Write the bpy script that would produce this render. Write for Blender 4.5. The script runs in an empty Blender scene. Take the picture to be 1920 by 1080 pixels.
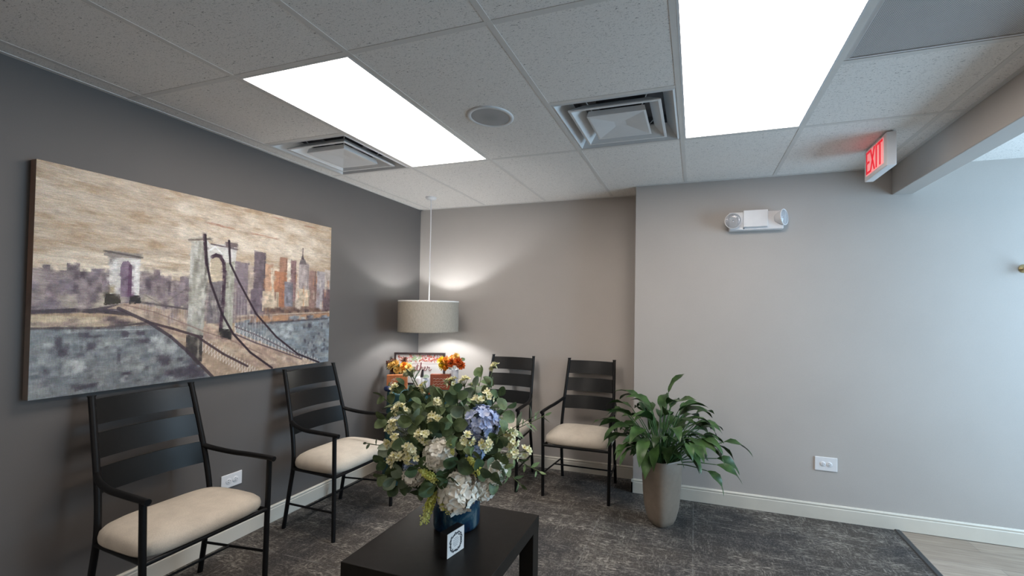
import bpy, bmesh, math, random
import numpy as np
from mathutils import Vector, Matrix, Euler
random.seed(11)
S = bpy.context.scene
PI = math.pi

# ------------------------------------------------------------------ camera
cam_data = bpy.data.cameras.new('camera')
cam = bpy.data.objects.new('camera', cam_data)
S.collection.objects.link(cam)
cam_data.sensor_width = 36.0
cam_data.lens = 802.6 / 1920 * 36.0
cam_data.shift_x = -(1046.4 - 960) / 1920
cam_data.shift_y = (568.45 - 540) / 1920
cam_data.clip_start = 0.02
right = Vector((0.95223642, 0.30503093, 0.01421029))
up = Vector((-0.00788943, -0.02194472, 0.99972806))
fwd = Vector((-0.30525982, 0.95208958, 0.01849004))
M = Matrix((right, up, -fwd)).transposed().to_4x4()
M.translation = Vector((2.632, 0.0, 1.4033))
cam.matrix_world = M
S.camera = cam

# ------------------------------------------------------------------ world, exposure
S.view_settings.view_transform = 'Standard'
S.view_settings.look = 'None'
S.view_settings.gamma = 1
S.view_settings.use_curve_mapping = False
S.view_settings.exposure = -0.72
W = bpy.data.worlds.new('sky')
S.world = W
W.use_nodes = True
W.node_tree.nodes['Background'].inputs[0].default_value = (0.55, 0.78, 1.0, 1)
W.node_tree.nodes['Background'].inputs[1].default_value = 1.6

# room dimensions (metres)
H = 2.397          # ceiling
U = 0.6096         # ceiling module
X0, Y0 = 0.725, 2.535
YB, YN, XS = 3.654, 3.392, 2.179
XE = 5.6           # far side wall of the hall
YR = -3.4          # wall behind the camera
XC = 3.903         # edge of the carpet
PANEL = 18.0       # radiance of the ceiling light panels

def area(name, loc, rot, sx, sy, power, col):
    d = bpy.data.lights.new(name, 'AREA')
    d.shape = 'RECTANGLE'; d.size = sx; d.size_y = sy; d.energy = power; d.color = col
    o = bpy.data.objects.new(name, d); S.collection.objects.link(o)
    o.location = loc; o.rotation_euler = rot
    return o
# daylight falling in through the hall window (outside the opening)
area('daylight_hall', (XE + 0.35, 2.3, 1.4), (0, PI / 2, 0), 2.0, 1.8, 225, (0.50, 0.76, 1.0))

# ------------------------------------------------------------------ materials
def mat(name, base=(0.5, 0.5, 0.5), rough=0.5, metal=0.0, spec=0.5, emit=None, estr=0.0, trans=0.0, coat=0.0, sss=0.0):
    m = bpy.data.materials.new(name); m.use_nodes = True
    b = m.node_tree.nodes['Principled BSDF']
    b.inputs['Base Color'].default_value = (*base, 1)
    b.inputs['Roughness'].default_value = rough
    b.inputs['Metallic'].default_value = metal
    b.inputs['Specular IOR Level'].default_value = spec
    b.inputs['Transmission Weight'].default_value = trans
    b.inputs['Coat Weight'].default_value = coat
    if emit:
        b.inputs['Emission Color'].default_value = (*emit, 1)
        b.inputs['Emission Strength'].default_value = estr
    return m
def N(m, t, **kw):
    n = m.node_tree.nodes.new(t)
    for k, v in kw.items(): setattr(n, k, v)
    return n
def link(m, a, b): m.node_tree.links.new(a, b)
def bsdf(m): return m.node_tree.nodes['Principled BSDF']
def coords(m, kind='Object', scale=(1, 1, 1), rot=(0, 0, 0)):
    tc = N(m, 'ShaderNodeTexCoord'); mp = N(m, 'ShaderNodeMapping')
    mp.inputs['Scale'].default_value = scale; mp.inputs['Rotation'].default_value = rot
    link(m, tc.outputs[kind], mp.inputs[0]); return mp.outputs[0]
def noise(m, vec, scale, detail=4, rough=0.6, dist=0.0):
    n = N(m, 'ShaderNodeTexNoise')
    n.inputs['Scale'].default_value = scale; n.inputs['Detail'].default_value = detail
    n.inputs['Roughness'].default_value = rough; n.inputs['Distortion'].default_value = dist
    link(m, vec, n.inputs['Vector']); return n.outputs['Fac']
def ramp(m, fac, stops, interp='LINEAR'):
    r = N(m, 'ShaderNodeValToRGB'); r.color_ramp.interpolation = interp
    el = r.color_ramp.elements
    while len(el) < len(stops): el.new(0.5)
    for e, (p, c) in zip(el, stops):
        e.position = p; e.color = (*c, 1) if len(c) == 3 else c
    link(m, fac, r.inputs[0]); return r.outputs[0]
def mix(m, fac, a, b, mode='MIX'):
    n = N(m, 'ShaderNodeMix', data_type='RGBA', blend_type=mode)
    for sock, v in ((n.inputs[0], fac), (n.inputs[6], a), (n.inputs[7], b)):
        if isinstance(v, (int, float)): sock.default_value = v
        elif isinstance(v, tuple): sock.default_value = (*v, 1)
        else: link(m, v, sock)
    return n.outputs[2]
def mth(m, op, a, b=0.0, clamp=False):
    n = N(m, 'ShaderNodeMath', operation=op, use_clamp=clamp)
    for i, v in enumerate((a, b)):
        if isinstance(v, (int, float)): n.inputs[i].default_value = v
        else: link(m, v, n.inputs[i])
    return n.outputs[0]
def bump(m, h, strength=0.3, dist=0.002):
    b = N(m, 'ShaderNodeBump'); b.inputs['Strength'].default_value = strength; b.inputs['Distance'].default_value = dist
    link(m, h, b.inputs['Height']); link(m, b.outputs[0], bsdf(m).inputs['Normal'])
def setcol(m, c): link(m, c, bsdf(m).inputs['Base Color'])

def varied(name, base, rough=0.5, amt=0.12, scale=30, bump_s=0.0, bscale=200, **kw):
    """plain coloured surface with a slight procedural mottling and grain"""
    m = mat(name, base, rough, **kw); v = coords(m)
    lo = tuple(c * (1 - amt) for c in base); hi = tuple(min(1, c * (1 + amt)) for c in base)
    setcol(m, ramp(m, noise(m, v, scale), [(0.3, lo), (0.7, hi)]))
    if bump_s: bump(m, noise(m, v, bscale, 3), bump_s)
    return m

def wall_mat(name, base):
    m = mat(name, base, 0.62, spec=0.35); v = coords(m)
    n1 = noise(m, v, 2.0, 3); n2 = noise(m, v, 420, 2)
    c = ramp(m, n1, [(0.3, tuple(x * 0.97 for x in base)), (0.7, tuple(x * 1.03 for x in base))])
    c2 = ramp(m, n2, [(0.3, (0.93, 0.93, 0.93)), (0.7, (1.0, 1.0, 1.0))])
    setcol(m, mix(m, 1.0, c, c2, 'MULTIPLY')); bump(m, n2, 0.25, 0.0006)
    return m
M_wall = wall_mat('wall_paint_greige', (0.50, 0.462, 0.432))
M_dark = wall_mat('wall_paint_charcoal', (0.138, 0.126, 0.119))
M_trim = varied('trim_paint', (0.70, 0.65, 0.565), 0.35, 0.03, 8)

def tile_mat():
    m = mat('ceiling_tile', (0.7, 0.7, 0.7), 0.9, spec=0.2)
    a = coords(m, scale=(1, 2.6, 1)); b = coords(m)
    f = noise(m, a, 75, 3, 0.6, 1.2)
    fiss = ramp(m, f, [(0.31, (0.28, 0.27, 0.26)), (0.39, (1, 1, 1))])
    p = noise(m, b, 190, 2)
    pin = ramp(m, p, [(0.30, (0.72, 0.72, 0.72)), (0.42, (1, 1, 1))])
    c = mix(m, 1.0, fiss, pin, 'MULTIPLY')
    setcol(m, mix(m, 1.0, c, (0.88, 0.84, 0.80), 'MULTIPLY'))
    bump(m, f, 0.35, 0.002)
    return m
M_tile = tile_mat()
M_grid = varied('grid_metal', (0.72, 0.69, 0.655), 0.5, 0.03, 10)
M_white = varied('white_metal', (0.74, 0.74, 0.74), 0.45, 0.03, 10)
M_plastic = varied('white_plastic', (0.80, 0.79, 0.80), 0.35, 0.02, 20)
M_slot = mat('dark_slot', (0.03, 0.03, 0.03), 0.6)
M_duct = varied('duct_sheet_metal', (0.16, 0.16, 0.18), 0.5, 0.1, 12)
M_black_hole = mat('duct_inside_shade', (0.012, 0.012, 0.016), 0.7)  # near-black colour stands in for the shade inside the duct
M_blackmetal = varied('black_metal', (0.006, 0.006, 0.0065), 0.45, 0.2, 60, 0.05, 300, spec=0.25)
M_slat = varied('black_slat', (0.005, 0.0055, 0.006), 0.30, 0.15, 40, 0.04, 300, spec=0.42)

def carpet_mat():
    m = mat('carpet', (0.1, 0.1, 0.1), 0.95, spec=0.1)
    v = coords(m); vx = coords(m, scale=(1, 3.2, 1)); vy = coords(m, scale=(3.2, 1, 1))
    big = noise(m, v, 1.6, 4, 0.6)
    wx = noise(m, vx, 3.6, 7, 0.74, 0.5); wy = noise(m, vy, 3.6, 7, 0.74, 0.5)
    fx = noise(m, vx, 26, 4, 0.7); fy = noise(m, vy, 26, 4, 0.7)
    sx = ramp(m, wx, [(0.45, (0, 0, 0)), (0.62, (1, 1, 1))]); sy = ramp(m, wy, [(0.48, (0, 0, 0)), (0.64, (1, 1, 1))])
    gx = ramp(m, fx, [(0.46, (0, 0, 0)), (0.62, (1, 1, 1))]); gy = ramp(m, fy, [(0.46, (0, 0, 0)), (0.62, (1, 1, 1))])
    wear = mth(m, 'MAXIMUM', mth(m, 'MULTIPLY', sx, gx), mth(m, 'MULTIPLY', mth(m, 'MULTIPLY', sy, gy), 0.8))
    wear = mth(m, 'MULTIPLY', wear, ramp(m, big, [(0.38, (0.30,) * 3), (0.58, (1, 1, 1))]))
    spk = noise(m, v, 95, 3, 0.7)
    wear = mth(m, 'ADD', wear, mth(m, 'MULTIPLY', ramp(m, spk, [(0.52, (0, 0, 0)), (0.72, (1, 1, 1))]), 0.34), True)
    base = ramp(m, big, [(0.35, (0.048, 0.047, 0.050)), (0.62, (0.082, 0.072, 0.064))])
    c = mix(m, wear, base, (0.44, 0.40, 0.35))
    # seams between carpet tiles
    tc = N(m, 'ShaderNodeTexCoord'); sp = N(m, 'ShaderNodeSeparateXYZ'); link(m, tc.outputs['Object'], sp.inputs[0])
    def seam(o, mod, off):
        f = mth(m, 'FRACT', mth(m, 'DIVIDE', mth(m, 'ADD', o, off), mod)); f = mth(m, 'ABSOLUTE', mth(m, 'SUBTRACT', f, 0.5))
        return mth(m, 'GREATER_THAN', f, 0.4945)
    sm = mth(m, 'MAXIMUM', seam(sp.outputs[0], 0.61, 10.18), seam(sp.outputs[1], 0.61, 10.33))
    sm = mth(m, 'MULTIPLY', sm, ramp(m, noise(m, v, 14, 3), [(0.42, (0, 0, 0)), (0.6, (0.75,) * 3)]))
    c = mix(m, sm, c, (0.22, 0.21, 0.20))
    setcol(m, c); bump(m, noise(m, v, 500, 2), 0.6, 0.004)
    return m
M_carpet = carpet_mat()
def plank_mat():
    m = mat('vinyl_plank', (0.4, 0.36, 0.33), 0.42)
    v = coords(m)
    br = N(m, 'ShaderNodeTexBrick'); link(m, v, br.inputs['Vector'])
    br.inputs['Scale'].default_value = 1.0; br.inputs['Brick Width'].default_value = 1.22; br.inputs['Row Height'].default_value = 0.18
    br.inputs['Mortar Size'].default_value = 0.0012; br.inputs['Bias'].default_value = 0.0
    br.inputs['Color1'].default_value = (0.31, 0.245, 0.19, 1); br.inputs['Color2'].default_value = (0.44, 0.365, 0.30, 1); br.inputs['Mortar'].default_value = (0.2, 0.18, 0.16, 1)
    g = noise(m, coords(m, scale=(1.2, 22, 1)), 3.2, 6, 0.65, 0.6)
    gr = ramp(m, g, [(0.3, (0.66, 0.63, 0.60)), (0.65, (1.1, 1.1, 1.1))])
    setcol(m, mix(m, 1.0, br.outputs['Color'], gr, 'MULTIPLY')); bump(m, g, 0.08, 0.001)
    return m
M_plank = plank_mat()

# ------------------------------------------------------------------ mesh helpers
class MB:
    def __init__(self): self.v = []; self.f = []; self.mi = []; self.sm = []
    def add(self, vs, fs, mi=0, smooth=False):
        o = len(self.v); self.v += [tuple(p) for p in vs]
        for f in fs: self.f.append([i + o for i in f]); self.mi.append(mi); self.sm.append(smooth)
    def quad(self, a, b, c, d, mi=0): self.add((a, b, c, d), [(0, 1, 2, 3)], mi)
    def box(self, x0, x1, y0, y1, z0, z1, mi=0, T=None):
        vs = [Vector((x, y, z)) for z in (z0, z1) for y in (y0, y1) for x in (x0, x1)]
        if T: vs = [T @ p for p in vs]
        self.add(vs, [(0, 2, 3, 1), (4, 5, 7, 6), (0, 1, 5, 4), (2, 6, 7, 3), (0, 4, 6, 2), (1, 3, 7, 5)], mi)
    def tube(self, pts, rad, seg=10, mi=0, caps=True):
        pts = [Vector(p) for p in pts]; n = len(pts)
        rs = rad if isinstance(rad, (list, tuple)) else [rad] * n
        t0 = (pts[1] - pts[0]).normalized()
        u = t0.orthogonal().normalized()
        rings = []
        for i, p in enumerate(pts):
            t = (pts[min(i + 1, n - 1)] - pts[max(i - 1, 0)]).normalized()
            u = (u - t * u.dot(t)); u = u.normalized() if u.length > 1e-6 else t.orthogonal().normalized()
            w = t.cross(u)
            rings.append([p + rs[i] * (math.cos(2 * PI * k / seg) * u + math.sin(2 * PI * k / seg) * w) for k in range(seg)])
        vs = [q for r in rings for q in r]; fs = []
        for i in range(n - 1):
            for k in range(seg):
                a, b = i * seg + k, i * seg + (k + 1) % seg
                fs.append((a, b, b + seg, a + seg))
        self.add(vs, fs, mi, True)
        if caps:
            self.add(rings[0], [tuple(range(seg))[::-1]], mi); self.add(rings[-1], [tuple(range(seg))], mi)
    def lathe(self, prof, c=(0, 0, 0), seg=32, mi=0, T=None, close=False):
        vs = []
        for r, z in prof:
            for k in range(seg):
                a = 2 * PI * k / seg
                p = Vector((c[0] + r * math.cos(a), c[1] + r * math.sin(a), c[2] + z)); vs.append(T @ p if T else p)
        fs = []; n = len(prof)
        for i in range(n - 1 + (1 if close else 0)):
            j = (i + 1) % n
            for k in range(seg): fs.append((i * seg + k, i * seg + (k + 1) % seg, j * seg + (k + 1) % seg, j * seg + k))
        self.add(vs, fs, mi, True)
    def sphere(self, c, r, seg=10, rings=6, mi=0, sc=(1, 1, 1)):
        vs = []; fs = []
        for i in range(rings + 1):
            th = PI * i / rings
            for k in range(seg):
                a = 2 * PI * k / seg
                vs.append((c[0] + r * sc[0] * math.sin(th) * math.cos(a), c[1] + r * sc[1] * math.sin(th) * math.sin(a), c[2] + r * sc[2] * math.cos(th)))
        for i in range(rings):
            for k in range(seg): fs.append((i * seg + k, (i + 1) * seg + k, (i + 1) * seg + (k + 1) % seg, i * seg + (k + 1) % seg))
        self.add(vs, fs, mi, True)
    def build(self, name, mats, parent=None, bevel=0.0, bseg=2, loc=None, weld=False):
        me = bpy.data.meshes.new(name)
        me.from_pydata(self.v, [], self.f)
        for m in (mats if isinstance(mats, (list, tuple)) else [mats]): me.materials.append(m)
        me.polygons.foreach_set('material_index', self.mi); me.polygons.foreach_set('use_smooth', self.sm)
        if weld:
            bm = bmesh.new(); bm.from_mesh(me); bmesh.ops.remove_doubles(bm, verts=bm.verts, dist=1e-5)
            bm.to_mesh(me); bm.free()
        me.update()
        o = bpy.data.objects.new(name, me); S.collection.objects.link(o)
        if parent: o.parent = parent
        if loc: o.location = loc
        if bevel:
            b = o.modifiers.new('bevel', 'BEVEL'); b.width = bevel; b.segments = bseg; b.limit_method = 'ANGLE'; b.angle_limit = 0.7
        return o
def thing(name, label, cat, loc=(0, 0, 0), rz=0.0, group=None):
    o = bpy.data.objects.new(name, None); o.empty_display_size = 0.1; S.collection.objects.link(o)
    o.location = loc; o.rotation_euler = (0, 0, rz); tag(o, label, cat, group); return o
def tag(o, label, cat, group=None, kind=None):
    o['label'] = label; o['category'] = cat
    if group: o['group'] = group
    if kind: o['kind'] = kind
    return o
def struct(o, label, cat): return tag(o, label, cat, None, 'structure')
def spline(pts, n=8):
    """Catmull-Rom through the points"""
    P = [Vector(p) for p in pts]; P = [P[0] * 2 - P[1]] + P + [P[-1] * 2 - P[-2]]; out = []
    for i in range(1, len(P) - 2):
        for k in range(n):
            t = k / n; a, b, c, d = P[i - 1:i + 3]
            out.append(0.5 * ((2 * b) + (c - a) * t + (2 * a - 5 * b + 4 * c - d) * t * t + (3 * b - a - 3 * c + d) * t ** 3))
    out.append(P[-2]); return out
# ================================================================== SETTING
T = 0.12
def wallbox(name, x0, x1, y0, y1, m, label, z0=0.0, z1=H + 0.25):
    b = MB(); b.box(x0, x1, y0, y1, z0, z1); return struct(b.build(name, m), label, 'wall')
wallbox('wall_left', -T, 0, YR - T, YB + T, M_dark, 'charcoal grey painted wall on the left')
wallbox('wall_back', 0, XS, YB, YB + T, M_wall, 'greige wall in the corner behind the two back chairs')
wallbox('wall_right', XS, XE + T, YN, YB + T, M_wall, 'long greige wall with the emergency light and exit sign')
wallbox('wall_rear', 0, XE + T, YR - T, YR, M_wall, 'greige wall behind the viewer')
b = MB(); b.box(XE, XE + T, YR, YN, 0, 0.3); b.box(XE, XE + T, YR, YN, 2.3, H + 0.25)
b.box(XE, XE + T, YR, 1.4, 0.3, 2.3); b.box(XE, XE + T, 3.15, YN, 0.3, 2.3)
struct(b.build('wall_hall', M_wall), 'greige side wall of the hall', 'wall')
M_glass = bpy.data.materials.new('window_glass'); M_glass.use_nodes = True
nt = M_glass.node_tree; nt.nodes.remove(nt.nodes['Principled BSDF'])
tr = nt.nodes.new('ShaderNodeBsdfTransparent'); gl = nt.nodes.new('ShaderNodeBsdfGlossy'); gl.inputs['Roughness'].default_value = 0.02
mx = nt.nodes.new('ShaderNodeMixShader'); mx.inputs[0].default_value = 0.06
nt.links.new(tr.outputs[0], mx.inputs[1]); nt.links.new(gl.outputs[0], mx.inputs[2]); nt.links.new(mx.outputs[0], nt.nodes['Material Output'].inputs[0])
M_frame = varied('window_frame_metal', (0.30, 0.31, 0.32), 0.4, 0.05, 8, metal=0.6)
def window(name, axis, c, a0, a1, z0, z1, label):
    b = MB(); w = 0.06; g = MB()
    def bx(mb, s0, s1, t0, t1, d=0.05):
        if axis == 'x': mb.box(c - d / 2, c + d / 2, s0, s1, t0, t1)
        else: mb.box(s0, s1, c - d / 2, c + d / 2, t0, t1)
    bx(b, a0, a1, z0, z0 + w); bx(b, a0, a1, z1 - w, z1); bx(b, a0, a0 + w, z0, z1); bx(b, a1 - w, a1, z0, z1)
    mid = (a0 + a1) / 2; bx(b, mid - w / 2, mid + w / 2, z0, z1)
    bx(g, a0 + w, mid - w / 2, z0 + w, z1 - w, 0.006); bx(g, mid + w / 2, a1 - w, z0 + w, z1 - w, 0.006)
    o = b.build(name, M_frame); struct(o, label, 'window'); g.build('pane', M_glass, o)
window('window_1', 'x', XE + 0.06, 1.4, 3.15, 0.3, 2.3, 'window in the side wall of the hall')

b = MB(); b.box(0, XC, YR, YB, -0.1, 0); struct(b.build('floor', M_carpet), 'distressed charcoal carpet tile floor of the waiting area', 'floor')
b = MB(); b.box(XC, XE, YR, YN, -0.1, -0.004); struct(b.build('floor_hall', M_plank), 'pale wood look plank floor of the hall', 'floor')
M_edge = varied('rubber_edge', (0.045, 0.045, 0.047), 0.5, 0.1, 30)
b = MB(); b.add([(XC - .018, YR, 0), (XC - .012, YR, .006), (XC + .012, YR, .005), (XC + .024, YR, -.004), (XC - .018, YN, 0), (XC - .012, YN, .006), (XC + .012, YN, .005), (XC + .024, YN, -.004)],
    [(0, 1, 5, 4), (1, 2, 6, 5), (2, 3, 7, 6)]); struct(b.build('trim_1', M_edge), 'dark rubber strip along the edge of the carpet', 'floor trim')

def baseboard(name, p0, p1, nrm, label):
    """extruded profile: flat board with a bead on top"""
    prof = [(0, 0), (0.013, 0), (0.013, 0.082), (0.010, 0.087), (0.010, 0.091), (0.0125, 0.093), (0.0125, 0.099), (0.007, 0.106), (0, 0.106)]
    n = Vector(nrm); vs = []
    for p in (p0, p1):
        for d, z in prof: vs.append(Vector((p[0], p[1], 0)) + n * d + Vector((0, 0, z)))
    k = len(prof); fs = [(i, i + 1, i + 1 + k, i + k) for i in range(k - 1)] + [tuple(range(k)), tuple(range(2 * k - 1, k - 1, -1))]
    b = MB(); b.add(vs, fs); struct(b.build(name, M_trim), label, 'baseboard')
baseboard('baseboard_left', (0, YR), (0, YB), (1, 0, 0), 'cream baseboard along the charcoal wall')
baseboard('baseboard_back', (0, YB), (XS, YB), (0, -1, 0), 'cream baseboard behind the two back chairs')
baseboard('baseboard_step', (XS, YB), (XS, YN - 0.013), (-1, 0, 0), 'short cream baseboard on the return of the wall step')
baseboard('baseboard_right', (XS - 0.013, YN), (XE, YN), (0, -1, 0), 'cream baseboard along the long right wall')
baseboard('baseboard_hall', (XE, YR), (XE, YN), (-1, 0, 0), 'cream baseboard along the hall side wall')

# header beam between waiting area and hall
b = MB(); b.box(3.878, 3.996, YR, YN, 2.212, H + 0.2); struct(b.build('beam', M_wall, bevel=0.004), 'greige painted header beam dividing the waiting area from the hall', 'beam')

# ceiling: lay-in tiles; some cells hold lights, vents and a return grille
def gx(i): return X0 + U * i
def gy(j): return Y0 + U * j
LIGHTS = [(0, -2), (3, -2), (0, -8), (3, -8)]  # last two are unseen panels added behind the viewer to light the room
VENTS = [(-1, -1), (2, -1)]
RETURN = (4, -2)
cols = [(0.0, gx(-1))] + [(gx(i), gx(i + 1)) for i in range(-1, 5)] + [(gx(5), 3.878)]
ci = [-2, -1, 0, 1, 2, 3, 4, 5]
b = MB(); g = MB()
skip1 = set(VENTS + [RETURN]); skip2 = set()
for (i, j) in LIGHTS: skip1 |= {(i, j), (i, j + 1)}
j_lo = -10
for (x0, x1), i in zip(cols, ci):
    for j in range(j_lo, 3):
        ya, yb = gy(j), gy(j + 1)
        ya = max(ya, YR); yb = min(yb, YB)
        if yb <= ya or (i, j) in skip1: continue
        if i >= 2 and yb > YN and x1 > XS:          # stay in front of the wall step
            if ya >= YN: 
                if x0 < XS: b.quad((x0, ya, H), (x0, yb, H), (XS, yb, H), (XS, ya, H))
                continue
            if x0 < XS:
                b.quad((x0, YN, H), (x0, yb, H), (XS, yb, H), (XS, YN, H)); 
            yb = YN
        b.quad((x0, ya, H), (x0, yb, H), (x1, yb, H), (x1, ya, H))
ceil = struct(b.build('ceiling', M_tile), 'suspended ceiling of speckled grey white tiles over the waiting area', 'ceiling')
def tbar_x(x, y0, y1): g.box(x - 0.012, x + 0.012, y0, y1, H - 0.0015, H + 0.004)
def tbar_y(y, x0, x1): g.box(x0, x1, y - 0.012, y + 0.012, H - 0.0012, H + 0.004)
for i in range(-1, 6): tbar_x(gx(i), YR, YB if gx(i) < XS else YN)
for j in range(-8, 1, 2): tbar_y(gy(j), 0, 3.878)
for (i, j) in [(-1, -1), (2, -1), (4, -1)]: tbar_y(gy(j), gx(i), gx(i + 1))
# wall angle
g.box(0, 0.022, YR, YB, H - 0.003, H + 0.003); g.box(0, XS, YB - 0.022, YB, H - 0.003, H + 0.003)
g.box(XS, 3.878, YN - 0.022, YN, H - 0.003, H + 0.003); g.box(XS - 0.022, XS, YN, YB, H - 0.003, H + 0.003); g.box(3.856, 3.878, YR, YN, H - 0.003, H + 0.003)
g.build('ceiling_grid', M_grid, ceil)
b = MB(); b.box(3.996, XE, YR, YN, H, H + 0.04); ceil2 = struct(b.build('ceiling_hall', M_tile), 'pale tiled ceiling of the hall beyond the beam', 'ceiling')
b = MB(); b.box(-T, XE + T, YR - T, YB + T, H + 0.21, H + 0.25); struct(b.build('ceiling_deck', M_duct), 'structural deck hidden above the tiles', 'ceiling')

# ------------------------------------------------------------------ ceiling lights
M_panel = mat('light_panel', (0.9, 0.9, 0.9), 0.4, emit=(1.0, 0.90, 0.815), estr=PANEL)
for n, (i, j) in enumerate(LIGHTS):
    lab = ['lit flat white ceiling panel nearest the charcoal wall', 'large lit white ceiling panel beside the return grille, cut by the top edge',
           'unseen lit ceiling panel added behind the viewer near the charcoal wall', 'unseen lit ceiling panel added behind the viewer near the beam'][n]
    t = thing('ceiling_light', lab, 'ceiling light', (gx(i) + U / 2, gy(j) + U, H), 0, 'recessed ceiling light panels')
    a, c = U / 2 - 0.012, U - 0.012
    b = MB(); w = 0.009
    b.box(-a, a, -c, -c + w, -0.002, 0.05); b.box(-a, a, c - w, c, -0.002, 0.05); b.box(-a, -a + w, -c + w, c - w, -0.002, 0.05); b.box(a - w, a, -c + w, c - w, -0.002, 0.05)
    b.box(-a, a, -c, c, 0.05, 0.06); b.build('frame', M_white, t)
    b = MB(); b.box(-a + w, a - w, -c + w, c - w, 0.0, 0.008); b.build('diffuser', M_panel, t)

# ------------------------------------------------------------------ air vents
def frustum(b, h0, z0, h1, z1, mi=0):
    p = [(-1, -1), (1, -1), (1, 1), (-1, 1)]
    vs = [(x * h0, y * h0, z0) for x, y in p] + [(x * h1, y * h1, z1) for x, y in p]
    b.add(vs, [(k, (k + 1) % 4, (k + 1) % 4 + 4, k + 4) for k in range(4)], mi)
def vent(i, j, label):
    t = thing('air_vent', label, 'air vent', (gx(i) + U / 2, gy(j) + U / 2, H), 0, 'square ceiling air vents')
    a = U / 2 - 0.013
    b = MB(); frustum(b, a, 0.001, a - 0.012, -0.003); frustum(b, a - 0.012, -0.003, 0.225, 0.075); b.build('frame', M_white, t)
    b = MB(); frustum(b, 0.227, 0.073, 0.227, 0.12); b.quad((-.227, -.227, .12), (-.227, .227, .12), (.227, .227, .12), (.227, -.227, .12)); b.build('plenum', M_duct, t)
    b = MB(); b.lathe([(0.0, 0.119), (0.125, 0.119), (0.125, 0.111), (0.131, 0.111), (0.131, 0.1195)], seg=28); b.build('duct_opening', M_black_hole, t)
    b = MB(); frustum(b, 0.224, -0.008, 0.211, -0.009); frustum(b, 0.211, -0.009, 0.160, 0.040); frustum(b, 0.160, 0.040, 0.162, 0.042); frustum(b, 0.162, 0.042, 0.224, -0.004); frustum(b, 0.224, -0.004, 0.224, -0.008); b.build('louver', M_white, t)
    b = MB(); frustum(b, 0.147, -0.012, 0.137, -0.013); frustum(b, 0.137, -0.013, 0.03, 0.001); frustum(b, 0.03, 0.001, 0.0, 0.0015)
    frustum(b, 0.147, -0.012, 0.140, 0.018); b.quad((-.14, -.14, .018), (.14, -.14, .018), (.14, .14, .018), (-.14, .14, .018)); b.build('center_pan', M_white, t)
    for sx, sy in ((1, 1), (1, -1), (-1, 1), (-1, -1)):
        b = MB(); b.tube([(0.12 * sx, 0.12 * sy, 0.016), (0.175 * sx, 0.175 * sy, 0.10)], 0.003, 6); b.build('bracket', M_white, t)
vent(-1, -1, 'square louvered air vent tucked between the charcoal wall and the left light panel')
vent(2, -1, 'square louvered air vent in the middle of the ceiling beside the large light panel')

# return grille with a perforated face
M_perf = mat('perforated_sheet', (0.56, 0.54, 0.53), 0.5)
v = coords(M_perf, scale=(170, 170, 0)); vo = N(M_perf, 'ShaderNodeTexVoronoi'); vo.inputs['Randomness'].default_value = 0.0; vo.inputs['Scale'].default_value = 1.0
link(M_perf, v, vo.inputs['Vector'])
link(M_perf, ramp(M_perf, vo.outputs['Distance'], [(0.20, (0, 0, 0)), (0.27, (1, 1, 1))]), bsdf(M_perf).inputs['Alpha'])
t = thing('return_grille', 'perforated grey return air grille right of the large light panel', 'air vent', (gx(4) + U / 2, gy(-2) + U / 2, H))
a = U / 2 - 0.013
b = MB(); frustum(b, a, 0.001, a - 0.014, -0.002); frustum(b, a - 0.014, -0.002, a - 0.014, 0.006); b.build('frame', M_white, t)
b = MB(); q = a - 0.014; b.quad((-q, -q, 0.002), (-q, q, 0.002), (q, q, 0.002), (q, -q, 0.002)); b.build('perforated_face', M_perf, t)
b = MB(); frustum(b, q, 0.006, q, 0.16); b.quad((-q, -q, .16), (-q, q, .16), (q, q, .16), (q, -q, .16)); b.build('plenum', M_duct, t)
b = MB(); b.lathe([(0.0, 0.150), (0.150, 0.150), (0.150, 0.140), (0.158, 0.140), (0.158, 0.1595)], seg=28); b.build('duct_opening', M_black_hole, t)

# ceiling speaker
M_spk = mat('speaker_mesh', (0.33, 0.33, 0.33), 0.6)
v = coords(M_spk, scale=(330, 330, 330)); vo = N(M_spk, 'ShaderNodeTexVoronoi'); vo.inputs['Randomness'].default_value = 0.0; vo.inputs['Scale'].default_value = 1.0
link(M_spk, v, vo.inputs['Vector']); setcol(M_spk, ramp(M_spk, vo.outputs['Distance'], [(0.3, (0.12, 0.12, 0.12)), (0.4, (0.42, 0.42, 0.42))]))
t = thing('ceiling_speaker', 'round ceiling speaker with grey mesh between the light panel and the vent', 'speaker', (1.622, 1.967, H))
b = MB(); b.lathe([(0.119, 0.0), (0.119, -0.003), (0.113, -0.006), (0.100, -0.006), (0.097, -0.003)], seg=40); b.build('ring', M_white, t)
b = MB(); b.lathe([(0.099, -0.004), (0.06, -0.005), (0.0, -0.0055)], seg=40); b.build('mesh_cover', M_spk, t)
# ================================================================== WALL AND CEILING FITTINGS
M_red = mat('exit_letter_red', (0.5, 0.01, 0.02), 0.4, emit=(0.85, 0.008, 0.03), estr=1.0)
M_halo = mat('exit_face_glow', (0.8, 0.6, 0.6), 0.5, emit=(1.0, 0.20, 0.20), estr=1.0)
t = thing('exit_sign', 'white box exit sign with glowing red letters hanging from the ceiling', 'exit sign', (3.60, 2.855, H))
b = MB(); b.box(0.0, 0.046, -0.157, 0.157, -0.19, -0.008); b.build('housing', M_plastic, t, bevel=0.004)
b = MB(); b.box(0.004, 0.042, -0.06, 0.06, -0.010, 0.0); b.build('canopy', M_plastic, t)
b = MB(); b.box(-0.002, 0.001, -0.118, 0.128, -0.165, -0.022); b.build('letter_halo', M_halo, t, bevel=0.001)  # pink glow around the letters, put in as an emissive panel
b = MB()
def lbox(y0, y1, z0, z1): b.box(-0.0045, -0.0015, y0, y1, z0, z1)
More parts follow.
